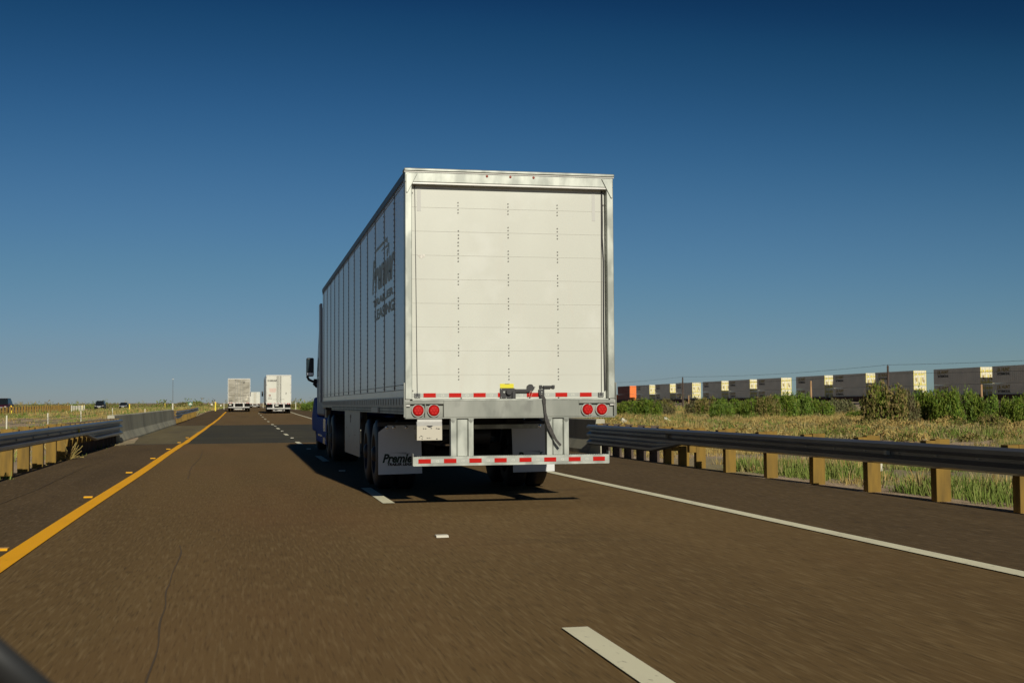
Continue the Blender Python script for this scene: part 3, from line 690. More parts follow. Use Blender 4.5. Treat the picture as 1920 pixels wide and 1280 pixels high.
b = MB(); b.box(.05, .062, 15.8, 16.6, .3, .45); b.box(.05, .062, 15.7, 16.5, .6, .9); b.box(.04, .062, 17.0, 18.5, .45, .5); b.build('step', rim_m, fr)
b = MB(); b.box(.6, 1.99, 13.0, 21, .7, .88); P(b, 'chassis', dark)
b = MB(); b.prism([(19.4, .5), (22.0, .5), (22.3, .9), (21.2, 1.45), (20.4, 1.45), (19.6, 1.0)], 0, .08, .35); P(b, 'fender', blue, bevel=.06)
b = MB(); b.prism([(16.0, .9), (16.7, .9), (16.6, 1.6), (16.3, 1.9)], 0, .1, .2); P(b, 'cab_reflection', mat('reflection_brown', (.22, .16, .09), .5, .4))  # added plate; its brown paints the landscape reflected in the cab side
mi = P(MB().box(-.17, .035, 20.35, 20.5, 2.02, 2.53), 'mirror', black, bevel=.035)
MB().box(-.15, .015, 20.34, 20.352, 2.14, 2.49).build('mirror_glass', mirror_back, mi); MB().box(-.15, .015, 20.34, 20.352, 2.05, 2.12).build('mirror_glass', rim_m, mi)
b = MB(); b.tube([(-.15, 20.4, 2.03), (-.1, 20.4, 1.93), (.08, 20.4, 1.85), (.25, 20.0, 1.85)], .035); b.tube([(.02, 20.4, 1.83), (.1, 20.4, 1.74), (.25, 20.1, 1.66)], .03); b.box(.03, .2, 20.35, 20.45, 1.76, 1.95); b.build('mirror_arm', black, mi)
# faded lettering on the side
x = .0095
text('lettering', 'Premier', .66, teal_ink, sw, (x, 4.05, 2.90), (0, -1, 0), shear=.25, bold=.02, width=2.85, thick=.0008)
text('lettering', 'TRAILER', .14, teal_ink, sw, (x, 3.9, 2.68), (0, -1, 0), bold=.006, width=2.6, thick=.0008)
text('lettering', 'LEASING', .2, teal_ink, sw, (x, 3.7, 2.47), (0, -1, 0), bold=.008, width=2.4, thick=.0008)
b = MB(); b.prism([(3.6, 3.50), (2.0, 3.50), (2.0, 3.41), (2.15, 3.46), (3.5, 3.465)], 0, .0085, .0115); b.prism([(2.8, 3.40), (1.8, 3.40), (1.8, 3.25), (1.9, 3.36)], 0, .0085, .0115); b.build('swoosh', teal_ink, sw)

# ------------------------------------------------------------------ trucks ahead
def far_truck(label, x, y, style):
    z = R(y); t = thing('semi_truck', label, 'semi truck', (x, y, z)); w = 2.6
    m = {'dirty': dirty_white, 'white': bright_white, 'plain': bright_white}[style]
    hh = 4.08 if style != 'dirty' else 3.95
    bx = MB().box(.0, w, .06, 15.5, 1.12, hh-.02).build('trailer_box', white_side if style != 'dirty' else dirty_white, t)
    b = MB(); b.box(0, .06, 0, .058, 1.0, hh); b.box(w-.06, w, 0, .058, 1.0, hh); b.box(.06, w-.06, 0, .058, hh-.09, hh); b.box(.06, w-.06, 0, .058, 1.0, 1.14)
    fr = b.build('rear_frame', alu if style != 'plain' else m, t)
    for k in (0, 1):
        d = MB().box(.065+k*1.24, 1.295+k*1.24, .03, .06, 1.145, hh-.095).build('rear_door', m, t)
        b = MB()
        for q in ((.86, 1.10) if k == 0 else (1.47, 1.74)) if style != 'white' else ((1.12, 1.24) if k == 0 else (1.42, 1.52)):
            b.cyl((q, .0, 1.15), (q, .0, hh-.1), .024, n=6)
        b.build('lock_rod', steel_dk if style == 'white' else alu, d)
        b = MB()
        for zz in (1.35, 2.2, 3.0, 3.8): b.box((.02 if k == 0 else w-.12), (.12 if k == 0 else w-.02), .0, .03, zz, zz+.07)
        b.build('hinge', alu, d)
    if style == 'dirty':
        b = MB()
        for zz in (1.95, 2.25, 2.78, 2.9): b.box(.12, .82, .012, .03, zz, zz+.05); b.box(1.78, 2.5, .012, .03, zz, zz+.05)
        b.build('door_ribs', mat('rib_grime', (.2, .185, .15), .8), t)
        b = MB(); b.prism([(2.08, 1.35), (2.26, 1.4), (2.3, 1.95), (2.2, 2.0), (2.2, 1.6), (2.0, 1.45)], 1, .008, .03); b.build('patch', mat('bare_patch', (.55, .52, .42), .6), t)
        b = MB(); b.box(.15, .55, .01, .03, 1.28, 1.38); b.box(.85, .95, .01, .03, 3.7, 3.82); b.prism([(1.75, 3.45), (1.9, 3.6), (2.0, 3.5), (1.85, 3.35)], 1, .01, .03); b.build('stain', mat('stain', (.11, .10, .085), .8), t)
    if style == 'white':
        text('lettering', 'C.R. ENGLAND.', .25, black_ink, t, (.10, .02, 3.40), (1, 0, 0), shear=.2, bold=.012, width=1.0, thick=.002)
        b = MB()
        for i, (x0, x1) in enumerate(((.22, 1.05), (.3, 1.02), (.33, 1.06), (.3, .98), (.36, .95))): b.box(x0, x1, .024, .03, 2.62-.085*i, 2.66-.085*i)
        b.build('notice_print', red_ink, t)
        b = MB(); b.lathe([(.03, .11), (.02, .11), (.02, .07), (.03, .07)], .36, 0, 1.93, 'y', 20); b.box(.28, .44, .02, .03, 1.91, 1.95); b.build('emblem', mat('emblem_red', (.16, .03, .03), .6), t)
        b = MB(); b.box(.18, .55, .02, .03, 1.70, 1.73); b.box(.1, .14, .02, .03, 1.56, 1.6)
        for i in range(6): b.box(.2+.07*i, .25+.07*i, .02, .03, 1.55, 1.61)
        for i in range(5): b.box(.72+.08*i, .76+.08*i, .02, .03, 1.47+.02*(i % 2), 1.51+.02*(i % 2)); b.box(1.45+.09*i, 1.5+.09*i, .02, .03, 1.48, 1.52)
        b.box(2.03, 2.08, .02, .03, 2.0, 2.2); b.box(2.05, 2.1, .02, .03, 2.12, 2.24)
        b.build('small_print', black_ink, t)
    if style == 'plain':
        b = MB(); b.prism([(1.9, 3.75), (2.4, 3.8), (2.35, 3.55), (2.2, 3.7)], 1, .022, .03); b.build('emblem', mat('emblem_blue', (.25, .4, .45), .6), t)
        b = MB(); b.box(1.17, 1.43, .02, .03, 1.2, 3.95); b.build('door_gap', mat('gap_shade', (.45, .42, .33), .6), t)
    b = MB()
    for k in range(7): b.box(.1+.35*k, .25+.35*k, -.004, 0, 1.06, 1.1)
    b.build('reflective_tape', red_t if style != 'dirty' else mat('faded_tape', (.4, .15, .08), .6), t)
    for x0 in (.14, .34, w-.44, w-.24): MB().lathe([(0, .06), (-.02, .055), (-.025, .001)], x0+.05, -.004, 1.04 if style == 'white' else 1.07, 'y', 12).build('tail_light', lens, t)
    b = MB(); b.box(.08, w-.08, 0, .1, .50, .60); ug = b.build('underride_guard', alu, t)
    for x0 in (.66, w-.84): MB().box(x0, x0+.16, .02, .1, .60, 1.0).build('guard_post', alu, t)
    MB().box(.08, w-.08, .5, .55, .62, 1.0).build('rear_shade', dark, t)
    for x0 in (.03, w-.63): MB().box(x0, x0+.6, 1.2, 1.21, .35, 1.0).build('mud_flap', dark, t)
    if style != 'plain': MB().box(.95 if style == 'white' else .16, 1.27 if style == 'white' else .42, -.01, .0, .80, .93).build('number_plate', bright_white, t)
    for yy in (2.0, 3.25):
        for x0, o in ((.02, -1), (.62, 1), (w-.02, 1), (w-.62, -1)): wheel(t, x0, yy, .513, o)
    MB().cyl((.3, 2, .5), (w-.3, 2, .5), .1).build('axle', dark, t)
    MB().box(.65, w-.65, 1.0, 1.05, .28, .45).build('axle_guard', alu, t)
    b = MB(); b.prism([(16.2, .9), (19.2, .9), (19.2, 2.1), (18.2, 3.6), (16.3, 3.7)], 0, .12, w-.12); b.build('cab', mat('cab_dark', (.03, .035, .06), .35), t, bevel=.05)
    for x0 in (-.2, w+.02): MB().box(x0, x0+.18, 19.2, 19.35, 1.95, 2.55).build('mirror', black, t, bevel=.02)
    return t
far_truck('grimy grey-white semi trailer with double doors ahead in the left lane', -1.63, 154.5, 'dirty')
far_truck('clean white semi trailer with dark door rods and red notice ahead in the right lane', 2.52, 137.5, 'white')
far_truck('smallest, most distant white semi trailer, between the two trucks ahead', 2.0, 338, 'plain')

# ------------------------------------------------------------------ cars
def car(label, x, y, body, kind, rz=PI):
    z = R(y)-.0; t = thing('car', label, 'car', (x, y, z), rz)      # nose toward +y locally, turned to face us
    h = 1.75 if kind == 'suv' else 1.5
    prof = [(-2.3, .35), (2.2, .35), (2.3, .55), (2.25, .85), (1.2, 1.02), (-2.25, 1.05), (-2.35, .6)]
    b = MB(); b.prism(prof, 0, -.93, .93); bd = b.build('body', body, t, bevel=.09)
    zt = h; b = MB()
    bot = [(-.86, -2.1 if kind == 'suv' else -1.7), (.86, -2.1 if kind == 'suv' else -1.7), (.86, 1.25), (-.86, 1.25)]; top = [(-.68, -1.8 if kind == 'suv' else -.9), (.68, -1.8 if kind == 'suv' else -.9), (.68, .35), (-.68, .35)]
    b.add([(p[0], p[1], 1.0) for p in bot]+[(p[0], p[1], zt) for p in top], [(0, 1, 2, 3), (4, 5, 6, 7), (0, 1, 5, 4), (1, 2, 6, 5), (2, 3, 7, 6), (3, 0, 4, 7)])
    cb = b.build('cabin', glass, t, bevel=.05)
    b = MB(); b.box(-.66, .66, (-1.75 if kind == 'suv' else -.85), .3, zt-.02, zt+.02); b.build('roof', body, t, bevel=.02)
    for sx in (-1, 1):
        MB().box(sx*.74-.11, sx*.74+.11, 2.2, 2.285, .72, .82).build('headlight', wht_post, t, bevel=.03)
        MB().box(sx*1.0-.08, sx*1.0+.08, .9, 1.05, 1.0, 1.15).build('wing_mirror', body, t, bevel=.02)
        for yy in (-1.4, 1.45): MB().lathe([(-.11, .2), (-.11, .33), (-.08, .35), (.08, .35), (.11, .33), (.11, .2), (.09, .05)], sx*.83, yy, .35, 'x', 20).build('wheel', rubber, t)
    MB().box(-.4, .4, 2.27, 2.30, .62, .74).build('grille', rim_m, t); MB().box(-.26, .26, 2.30, 2.315, .42, .54).build('number_plate', wht_post, t)
    return t
dkb = mat('car_black', (.012, .012, .015), .4, spec=.3); dkr = mat('car_dark_red', (.05, .008, .022), .4, spec=.3); dkg = mat('car_charcoal', (.016, .018, .022), .4, spec=.3)
car('black SUV with pale grille approaching on the far carriageway', upx(188)*268, 268, dkb, 'suv')
car('dark saloon car approaching on the far carriageway behind a yellow marker post', upx(232)*318, 318, dkg, 'sedan')
car('dark red-purple car behind the yellow timber posts at the left edge of the photo', upx(4)*160, 160, dkr, 'suv')

# ------------------------------------------------------------------ marker posts, antenna, signs
def mpost(name, label, u, y, h, m, w=.09, cat='marker post', group='marker posts along the road'):
    x = upx(u)*y; z = T(x, y) if abs(x) > 4.3 else R(y)
    b = MB(); b.prism([(-w/2, 0), (w/2, 0), (w/2, h-.04), (0, h), (-w/2, h-.04)], 1, -.02, .02)
    o = b.build(name, m, None, (x, y, z)); tag(o, label, cat, group)
    if h > .8: MB().box(-w/2+.01, w/2-.01, -.024, -.0205, h-.22, h-.08).build('reflector', amber if m is yel_post else wht_t, o)
    return o
mpost('marker_post', 'tall yellow marker post beside the left shoulder near the grimy truck', 404, 175, 1.25, yel_post, .16)
mpost('marker_post', 'yellow marker post in front of the approaching dark saloon', 243, 232, 1.15, yel_post, .16)
mpost('marker_post', 'pale marker post left of the grimy truck, the farther one', 420, 235, 1.2, wht_post, .12)
mpost('marker_post', 'white marker post on the grass right of the clean white truck', 554.5, 215, 1.25, wht_post, .12)
mpost('marker_post', 'white marker post between the far truck and the clean white truck', 493.5, 330, 1.5, wht_post, .14)
mpost('marker_post', 'bright yellow post rising above the timber guardrail posts at far left', 21, 150, 1.02, yel_post, .16)
mpost('marker_post', 'small yellow post above the timber guardrail row, middle of it', 98, 210, 1.05, yel_post, .12)
mpost('marker_post', 'small pale post above the timber guardrail row, near its end', 127, 230, 1.1, wht_post, .1)
mpost('marker_post', 'yellow post just behind the white guardrail posts, left of its pair', 154, 235, 1.05, yel_post, .1)
mpost('marker_post', 'yellow post just behind the white guardrail posts, right of its pair', 158, 236, 1.05, yel_post, .1)
mpost('marker_post', 'thin pale post in the median seen over the left concrete wall', 272, 110, .95, wht_post, .06)
mpost('marker_post', 'small yellow post in the scrub between the antenna and the saloon', 309.5, 240, 1.3, yel_post, .09)
# cable barrier in the median
g = thing('cable_barrier', 'thin white cable barrier posts with wires in the median', 'cable barrier', (0, 0, 0))
pts = [(upx(13)*62, 62), (upx(90)*75, 75), (upx(152)*93, 93), (upx(211)*120, 120)]
for (x, y) in pts:
    MB().box(-.03, .03, -.03, .03, -.2, .92).build('post', wht_post, g, (x, y, T(x, y)))
for h in (.5, .68):
    MB().tube([(x, y, T(x, y)+h) for (x, y) in pts], .008, n=5).build('cable', steel_dk, g)
# antenna
x = upx(324)*150; z = T(x, 150)
a = MB().cyl((0, 0, 0), (0, 0, 3.95), .035, .022, n=8).build('antenna_mast', mat('mast_grey', (.18, .19, .2), .5, .5), None, (x, 150, z)); tag(a, 'thin grey antenna mast standing behind the left concrete wall', 'mast')
MB().cyl((0, 0, 3.95), (0, 0, 4.1), .012, n=6).build('aerial_tip', alu, a); MB().box(-.12, .12, -.06, .06, 3.86, 3.90).build('cross_arm', alu, a)
MB().box(-.07, .07, -.12, -.05, 0, 1.15).build('base_cover', wht_post, a, bevel=.01)
# small signs
x = upx(357)*205; sg = thing('road_sign', 'small green road sign on a post in the left scrub', 'sign', (x, 205, T(x, 205)))
MB().box(-.05, .05, -.03, .03, 0, 1.25).build('post', green_sign, sg)
p = MB().box(-.3, .3, -.05, -.03, .85, 1.35).build('sign_panel', green_sign, sg); MB().box(-.24, .24, -.056, -.05, .95, 1.12).build('sign_border', wht_post, p); MB().prism([(-.2, 1.12), (.2, 1.12), (0, 1.3)], 1, -.056, -.05).build('sign_symbol', wht_post, p)
x = upx(397)*300; sg = thing('road_sign', 'tiny white board at the roadside left of the tall yellow post', 'sign', (x, 300, T(x, 300)))
MB().box(-.04, .04, -.03, .03, 0, .9).build('post', steel_dk, sg); MB().box(-.22, .22, -.05, -.03, .8, 1.2).build('sign_panel', wht_post, sg)
x = upx(414)*420; sg = thing('road_sign', 'tiny pale board far off between two marker posts', 'sign', (x, 420, T(x, 420)))
MB().box(-.04, .04, -.03, .03, 0, .7).build('post', steel_dk, sg); MB().box(-.25, .25, -.05, -.03, .5, 1.0).build('sign_panel', wht_post, sg)

# ------------------------------------------------------------------ train
def trx(y): return 126+(y-195)*.031
g = thing('railway_track', 'steel rails on a gravel bed under the container train', 'railway track', (0, 0, 0))
b = MB()
for s in (-.72, .72):
    for (y0, y1) in ((60, 250), (250, 500), (500, 900)): b.add([(trx(y)+s+dx, y, T(trx(y), y)+dz) for y in (y0, y1) for dx, dz in ((-.04, .25), (.04, .25), (.04, .42), (-.04, .42))], [(0, 1, 2, 3), (4, 5, 6, 7), (0, 1, 5, 4), (1, 2, 6, 5), (2, 3, 7, 6), (3, 0, 4, 7)])
b.build('rail', steel_rail, g)
b = MB(); st = list(range(40, 900, 20)); prof = [(-4.2, -.25), (-2.2, .27), (2.2, .27), (4.2, -.25)]; vs = []
for y in st: vs += [(trx(y)+p[0], y, T(trx(y), y)+p[1]) for p in prof]
b.add(vs, [(4*j+i, 4*j+i+1, 4*j+i+5, 4*j+i+4) for j in range(len(st)-1) for i in range(3)]); b.build('gravel_bed', ballast, g)
ANG = math.atan(-.031)
WS = 1.32
def container(x, y, z, label, style, group, lower):
    o = thing('shipping_container', label, 'container', (x, y, z), ANG, group)
    side_m = {'grey': cont_grey, 'orange': rust_red, 'red': rust_red}[style]
    w, l, h = 2.6, 16.1, 2.88
    b = MB(); b.box(-w/2, w/2, .06, l, .02, h); 
    bd = b.build('body', side_m, o)
    b = MB()
    for k in range(26): yy = .4+.6*k; b.box(-w/2-.03, -w/2, yy, yy+.3, .18, h-.16)
    b.build('side_ribs', side_m, bd)
    em = cont_end if style == 'grey' else orange
    b = MB(); b.box(-w/2, w/2, 0, .058, .02, h); e = b.build('end_doors', em, o)
    b = MB()
    for xx in (-.95, -.38, .38, .95): b.cyl((xx, -.02, .08), (xx, -.02, h-.06), .03, n=6)
    b.build('lock_rod', alu if style == 'grey' else orange, e)
    b = MB(); b.box(-.015, .015, -.004, 0, .05, h-.05); b.box(-w/2+.02, -w/2+.1, -.012, 0, .05, h-.05); b.box(w/2-.1, w/2-.02, -.012, 0, .05, h-.05)
    b.build('door_frame', steel_dk if style != 'grey' else cont_yel, e)
    if style == 'grey':
        text('lettering', 'J.B. HUNT', .5, cont_yel, e, (-1.1, -.025, 2.02), (1, 0, 0), bold=.025, width=2.2, thick=.003)
        b = MB(); 
        for (a0, a1, z0, z1) in ((-1.0, -.6, 1.0, 1.5), (-.85, -.6, .75, 1.1), (.5, .75, .8, 1.6), (.65, .95, .6, 1.1)): b.box(a0, a1, -.008, 0, z0, z1)
        b.each('door_print', mat('door_print', (.34, .26, .10), .7) if 'door_print' not in bpy.data.materials else bpy.data.materials['door_print'], e)
        b = MB()
        for a0 in (-.5, .1, .3): b.box(a0, a0+.12, -.008, 0, .3, 1.6)
        b.box(-1.2, 1.2, -.01, 0, .12, .3); b.build('yellow_stripes', cont_yel, e)
        text('lettering', 'J.B. HUNT', .8, cont_yel_d, bd, (-w/2-.035, 14.6, 2.0), (0, -1, 0), bold=.03, width=4.0, thick=.003)
        text('lettering', 'INTERMODAL', .6, black_ink, bd, (-w/2-.035, 14.5, 1.35), (0, -1, 0), bold=.025, width=3.8, thick=.003)
    return o
protoC = {}
def place_container(y, lvl, style, label):
    z0 = T(trx(y), y)+.42+.32+lvl*2.92
    if style not in protoC:
        protoC[style] = container(trx(y), y, z0, label, style, 'containers stacked on the train', 0)
    else:
        o = protoC[style]; c = dup(o, None, (trx(y), y, z0)); c['label'] = label
protoW = None
def well_car(y, label):
    global protoW
    x = trx(y); z = T(x, y)+.42
    if protoW: c = dup(protoW, None, (x, y, z)); c['label'] = label; return
    o = thing('well_car', label, 'rail wagon', (x, y, z), ANG, 'well cars of the train'); protoW = o
    b = MB(); b.box(-1.5, -1.38, -.4, 16.5, .25, 1.35); b.box(1.38, 1.5, -.4, 16.5, .25, 1.35); b.box(-1.5, 1.5, -1.2, -.42, .75, 1.15); b.box(-1.5, 1.5, 16.52, 17.3, .75, 1.15); b.box(-1.37, 1.37, .1, 16.2, .18, .26); b.build('well_body', well_m, o)
    b = MB()
    for k in range(14): b.box(-1.54, -1.50, .2+1.15*k, .3+1.15*k, .28, 1.3)
    b.box(-1.56, -1.50, -.4, 16.5, 1.27, 1.36); b.build('side_ribs', well_m, o)
    for yy in (-1.9, ):
        for s in (-.72, .72):
            for dy in (-.6, .6): b = MB(); b.lathe([(-.06, .42), (.06, .42), (.06, .05), (-.06, .05)], s, yy+dy, .42, 'x', 18); b.build('wheel', steel_dk, o)
    b = MB(); b.box(-.95, .95, -2.9, -.9, .4, .75); b.box(-.3, .3, -3.4, -.9, .75, 1.0); b.build('bogie', well_m, o)
ustart = [1165, 1200, 1236, 1275, 1326, 1375, 1429, 1503, 1573, 1653, 1764, 1875]
# depth along the track from the pixel columns of the photograph's container corners (far corner of each side)
def ty(u):
    d = fw+r2*((u-960)/F)-u2*((758-640)/F); k = d.x/d.y
    return (126-195*.031-1.3*0)/(k-.031)
tys = [ty(u) for u in ustart]
tys = [y-16.1 for y in tys]                      # near (door) end of each container
tys.append(tys[-1]-20)
for i, y in enumerate(tys):
    well_car(y, f'brown well car of the train, {ORD[i]} from the far orange end')
    if i == 0:
        place_container(y, 1, 'orange', 'upper orange container, the only orange one on the train')
        place_container(y, 0, 'red', 'lower dark red container beneath the orange container')
    else:
        place_container(y, 1, 'grey', f'upper grey container with white doors, {ORD[i-1]} stack after the orange container')
        place_container(y, 0, 'grey', f'lower grey container with white doors, {ORD[i-1]} stack after the orange container')
well_car(tys[0]+20.5, 'farthest brown well car, carrying a single low dark red container')
place_container(tys[0]+20.5, 0, 'red', 'single low dark red container at the far end of the train')

# ------------------------------------------------------------------ utility poles and wires
PX = 70.5
def wpole(name, label, u, y, top, m, r=.13, cat='utility pole', arms=True):
    x = upx(u)*y; z = T(x, y)
    o = MB().cyl((0, 0, -.3), (0, 0, top-z), r*1.1, r*.75, n=10).build(name, m, None, (x, y, z)); tag(o, label, cat)
    if arms: MB().box(-.5, .1, -.05, .05, top-z-.95, top-z-.88).build('cross_arm', wood_dark, o); MB().cyl((0, 0, top-z), (0, 0, top-z+.12), .05, n=8).build('insulator', steel_dk, o)
    return (x, y)
pA = wpole('utility_pole', 'taller dark utility pole standing at the large olive bush', 1666, 136, 5.35, wood_dark, .15)
pB = wpole('utility_pole', 'dark utility pole in front of the train at the gap between bushes', 1280.5, 200, 5.3, wood_dark, .15)
wpole('wooden_post', 'short pale post standing just right of the farther utility pole', 1291.5, 165, 2.2, wood_pale, .09, 'wooden post', False)
wpole('wooden_post', 'tan wooden post before the train at the gap between container groups', 1521, 112, 3.2, wood_pale, .11, 'wooden post', False)
wpole('wooden_post', 'tan wooden post at the far right in front of the train', 1841, 100, 2.65, wood_pale, .11, 'wooden post', False)
pC = (pA[0]*2-pB[0], 72); pD = (pB[0]*2-pA[0]+1, 264); pE = (pD[0], 328); poles = [pC, pA, pB, pD, pE]
for w, (zz, dx, wd) in enumerate(((5.45, 0, 'upper'), (4.45, -.5, 'lower'))):
    path = []
    for (a, c) in zip(poles[:-1], poles[1:]):
        for i in range(12):
            q = i/12; path.append((a[0]*(1-q)+c[0]*q+dx, a[1]*(1-q)+c[1]*q, zz-.75*4*q*(1-q)*.5))
    tag(MB().tube(path, .016, n=5).build('power_line', steel_dk), f'{wd} thin power line strung between the utility poles', 'wire', 'wires between the poles')

# ------------------------------------------------------------------ vegetation
def quads_mesh(name, C, A, B_, mats, mi=None):
    """N quads: centre C, half vectors A, B"""
    n = len(C); V = np.empty((n, 4, 3)); V[:, 0] = C-A-B_; V[:, 1] = C+A-B_; V[:, 2] = C+A*.35+B_; V[:, 3] = C-A*.35+B_
    me = bpy.data.meshes.new(name); me.vertices.add(4*n); me.vertices.foreach_set('co', V.reshape(-1))
    me.loops.add(4*n); me.loops.foreach_set('vertex_index', np.arange(4*n, dtype=np.int32))
    me.polygons.add(n); me.polygons.foreach_set('loop_start', np.arange(0, 4*n, 4, dtype=np.int32)); 
    for m in mats: me.materials.append(m)
    if mi is not None: me.polygons.foreach_set('material_index', mi.astype(np.int32))
    me.update(calc_edges=True); me.validate(); return me
def bush_mesh(name, seed, m, m2, spiky, n=5200, leafs=.045):
    r = np.random.default_rng(seed); k = 26
    th = r.uniform(0, 2*PI, k); rad = np.sqrt(r.uniform(0, 1, k))*.78
    hh = .35+.55*(1-rad**2)*r.uniform(.55, 1.2, k)
    cc = np.stack([rad*np.cos(th), rad*np.sin(th), hh*.78], 1)
    cr = r.uniform(.10, .30, k)
    idx = r.integers(0, k, n)
    d = r.normal(size=(n, 3)); d /= np.linalg.norm(d, axis=1)[:, None]
    rr = r.uniform(.35, 1.0, n)**.6
    C = cc[idx]+d*(cr[idx]*rr)[:, None]*np.array([1, 1, 1.0+min(spiky, .2)])
    low = r.random(n) < .3
    C[low, 2] = r.uniform(.0, .5, low.sum()); t_ = r.uniform(0, 2*PI, low.sum()); q = np.sqrt(r.uniform(.1, 1, low.sum()))*.92
    C[low, 0] = q*np.cos(t_); C[low, 1] = q*np.sin(t_)
    sp = r.random(n) < .06*spiky*3                       # sprigs that break the outline
    C[sp, 2] += r.uniform(.02, .14, sp.sum())
    C[:, 2] = np.maximum(C[:, 2], .01)
    up_ = r.normal(size=(n, 3))*.6; up_[:, 2] += .35+.5*spiky; up_ /= np.linalg.norm(up_, axis=1)[:, None]
    a = np.cross(up_, r.normal(size=(n, 3))); a /= np.linalg.norm(a, axis=1)[:, None]
    s = leafs*r.uniform(.5, 1.3, n)
    mi = (noise_arr(C*2.3+seed) > .25).astype(int)
    return quads_mesh(name, C, a*(s*.45)[:, None], up_*s[:, None], [m, m2], mi)
def noise_arr(P): return np.array([noise.noise(Vector(p)) for p in P])
BM = {}
for key, m, m2, spk in (('green', leaf_g, leaf_b, .6), ('bright', leaf_b, leaf_g, .8), ('olive', leaf_o, leaf_g, .5), ('brown', leaf_r, leaf_o, .7), ('twiggy', leaf_y, leaf_o, 1.1)):
    BM[key] = [bush_mesh('foliage', hash_, m, m2, spk) for hash_ in ((len(BM)+1)*11, (len(BM)+1)*11+5)]
sb = MB(); r_ = random.Random(3)
for k in range(16):
    a = r_.uniform(0, 2*PI); q = r_.uniform(.3, .8); sb.tube([(0, 0, 0), (q*.4*math.cos(a), q*.4*math.sin(a), .35), (q*math.cos(a+.2), q*math.sin(a+.2), .75)], .008, n=4)
stem0 = sb.build('stems', stem_m); stem_me = stem0.data; bpy.data.objects.remove(stem0)
nb = [0]
def bush(x, y, w, h, key, label, name='bush', cat='bush', group=None):
    o = bpy.data.objects.new(name, None); COL.objects.link(o); o.location = (x, y, T(x, y)-.05)
    f = bpy.data.objects.new('foliage', BM[key][nb[0] % 2]); COL.objects.link(f); f.parent = o
    s = bpy.data.objects.new('stems', stem_me); COL.objects.link(s); s.parent = o
    o.scale = (w/2, w/2*.9, h); o.rotation_euler = (0, 0, nb[0]*1.7); nb[0] += 1
    return tag(o, label, cat, group)
def bpix(u0, u1, top, base, key, label, group='bushes in front of the train'):
    uc = (u0+u1)/2; hz = 759-.006*(uc-453); y = 2393*1.3/(base-hz)*.96
    x = upx(uc)*y; w = (u1-u0)/F*y*1.38; zt = EYE+(hz-top)/F*math.hypot(x, y)*.99; h = (zt-T(x, y)+.05)*1.2
    return bush(x, y, w, h, key, label, group=group)
rows = [(1158, 1204, 753, 783, 'green', 'round green bush nearest the trailer, below the orange container'),
 (1192, 1240, 749, 785, 'green', 'green bush second from the trailer, before the first grey containers'),
 (1226, 1264, 750, 784, 'brown', 'grey-brown bush at the left of the bare gap by the farther utility pole'),
 (1286, 1326, 754, 783, 'brown', 'brownish bush at the right of the bare gap by the farther utility pole'),
 (1305, 1350, 746, 785, 'olive', 'olive bush second right of the farther utility pole'),
 (1333, 1374, 753, 787, 'bright', 'bright green low bush third right of the farther utility pole'),
 (1360, 1402, 750, 784, 'green', 'green bush fourth right of the farther utility pole'),
 (1392, 1434, 748, 785, 'green', 'dense green bush fifth right of the farther utility pole'),
 (1416, 1462, 743, 787, 'olive', 'olive-green bush sixth right of the farther utility pole'),
 (1444, 1494, 737, 786, 'green', 'tall green bush below the white container doors left of the sky gap'),
 (1478, 1524, 738, 785, 'bright', 'bright green bush below the sky gap, left of the tan wooden post'),
 (1508, 1560, 749, 784, 'green', 'green bush just right of the middle tan wooden post'),
 (1545, 1606, 752, 781, 'twiggy', 'pale twiggy dry bush before the brown well cars'),
 (1588, 1640, 769, 787, 'green', 'low green bush at the left foot of the big olive bush'),
 (1616, 1696, 723, 799, 'olive', 'largest olive bush hiding the foot of the taller utility pole'),
 (1662, 1722, 736, 798, 'brown', 'brown-olive bush against the right of the largest bush'),
 (1706, 1764, 734, 795, 'green', 'tall green bush below the right-hand sky gap of the train'),
 (1744, 1802, 731, 796, 'green', 'tall green bush left of the rightmost tan post'),
 (1782, 1834, 735, 795, 'bright', 'bright green bush just left of the rightmost tan post'),
 (1814, 1862, 744, 798, 'green', 'green bush in front of the rightmost tan post'),
 (1848, 1894, 745, 801, 'bright', 'bright green bush second from the right edge of the photo'),
 (1878, 1940, 743, 803, 'green', 'green bush cut by the right edge of the photo'),
 (1836, 1884, 776, 812, 'olive', 'small dark olive bush standing forward in the dry grass at right')]
for r0 in rows: bpix(*r0)
# right of the white truck and behind the tractor
for r0 in [(566, 604, 754, 776, 'bright', 'bright green bush on the verge just left of the blue tractor'), (548, 572, 757, 770, 'olive', 'small olive bush on the verge right of the clean white truck')]:
    bpix(*r0, group='bushes along the road ahead')
# left side: median and beyond the oncoming lanes
for r0 in [(362, 378, 752, 762, 'green', 'dark green bush behind the green road sign'), (338, 360, 754, 764, 'olive', 'olive bush right of the antenna mast'), (325, 342, 756, 765, 'olive', 'small olive bush at the foot of the antenna mast')]:
    bpix(*r0, group='bushes along the road ahead')

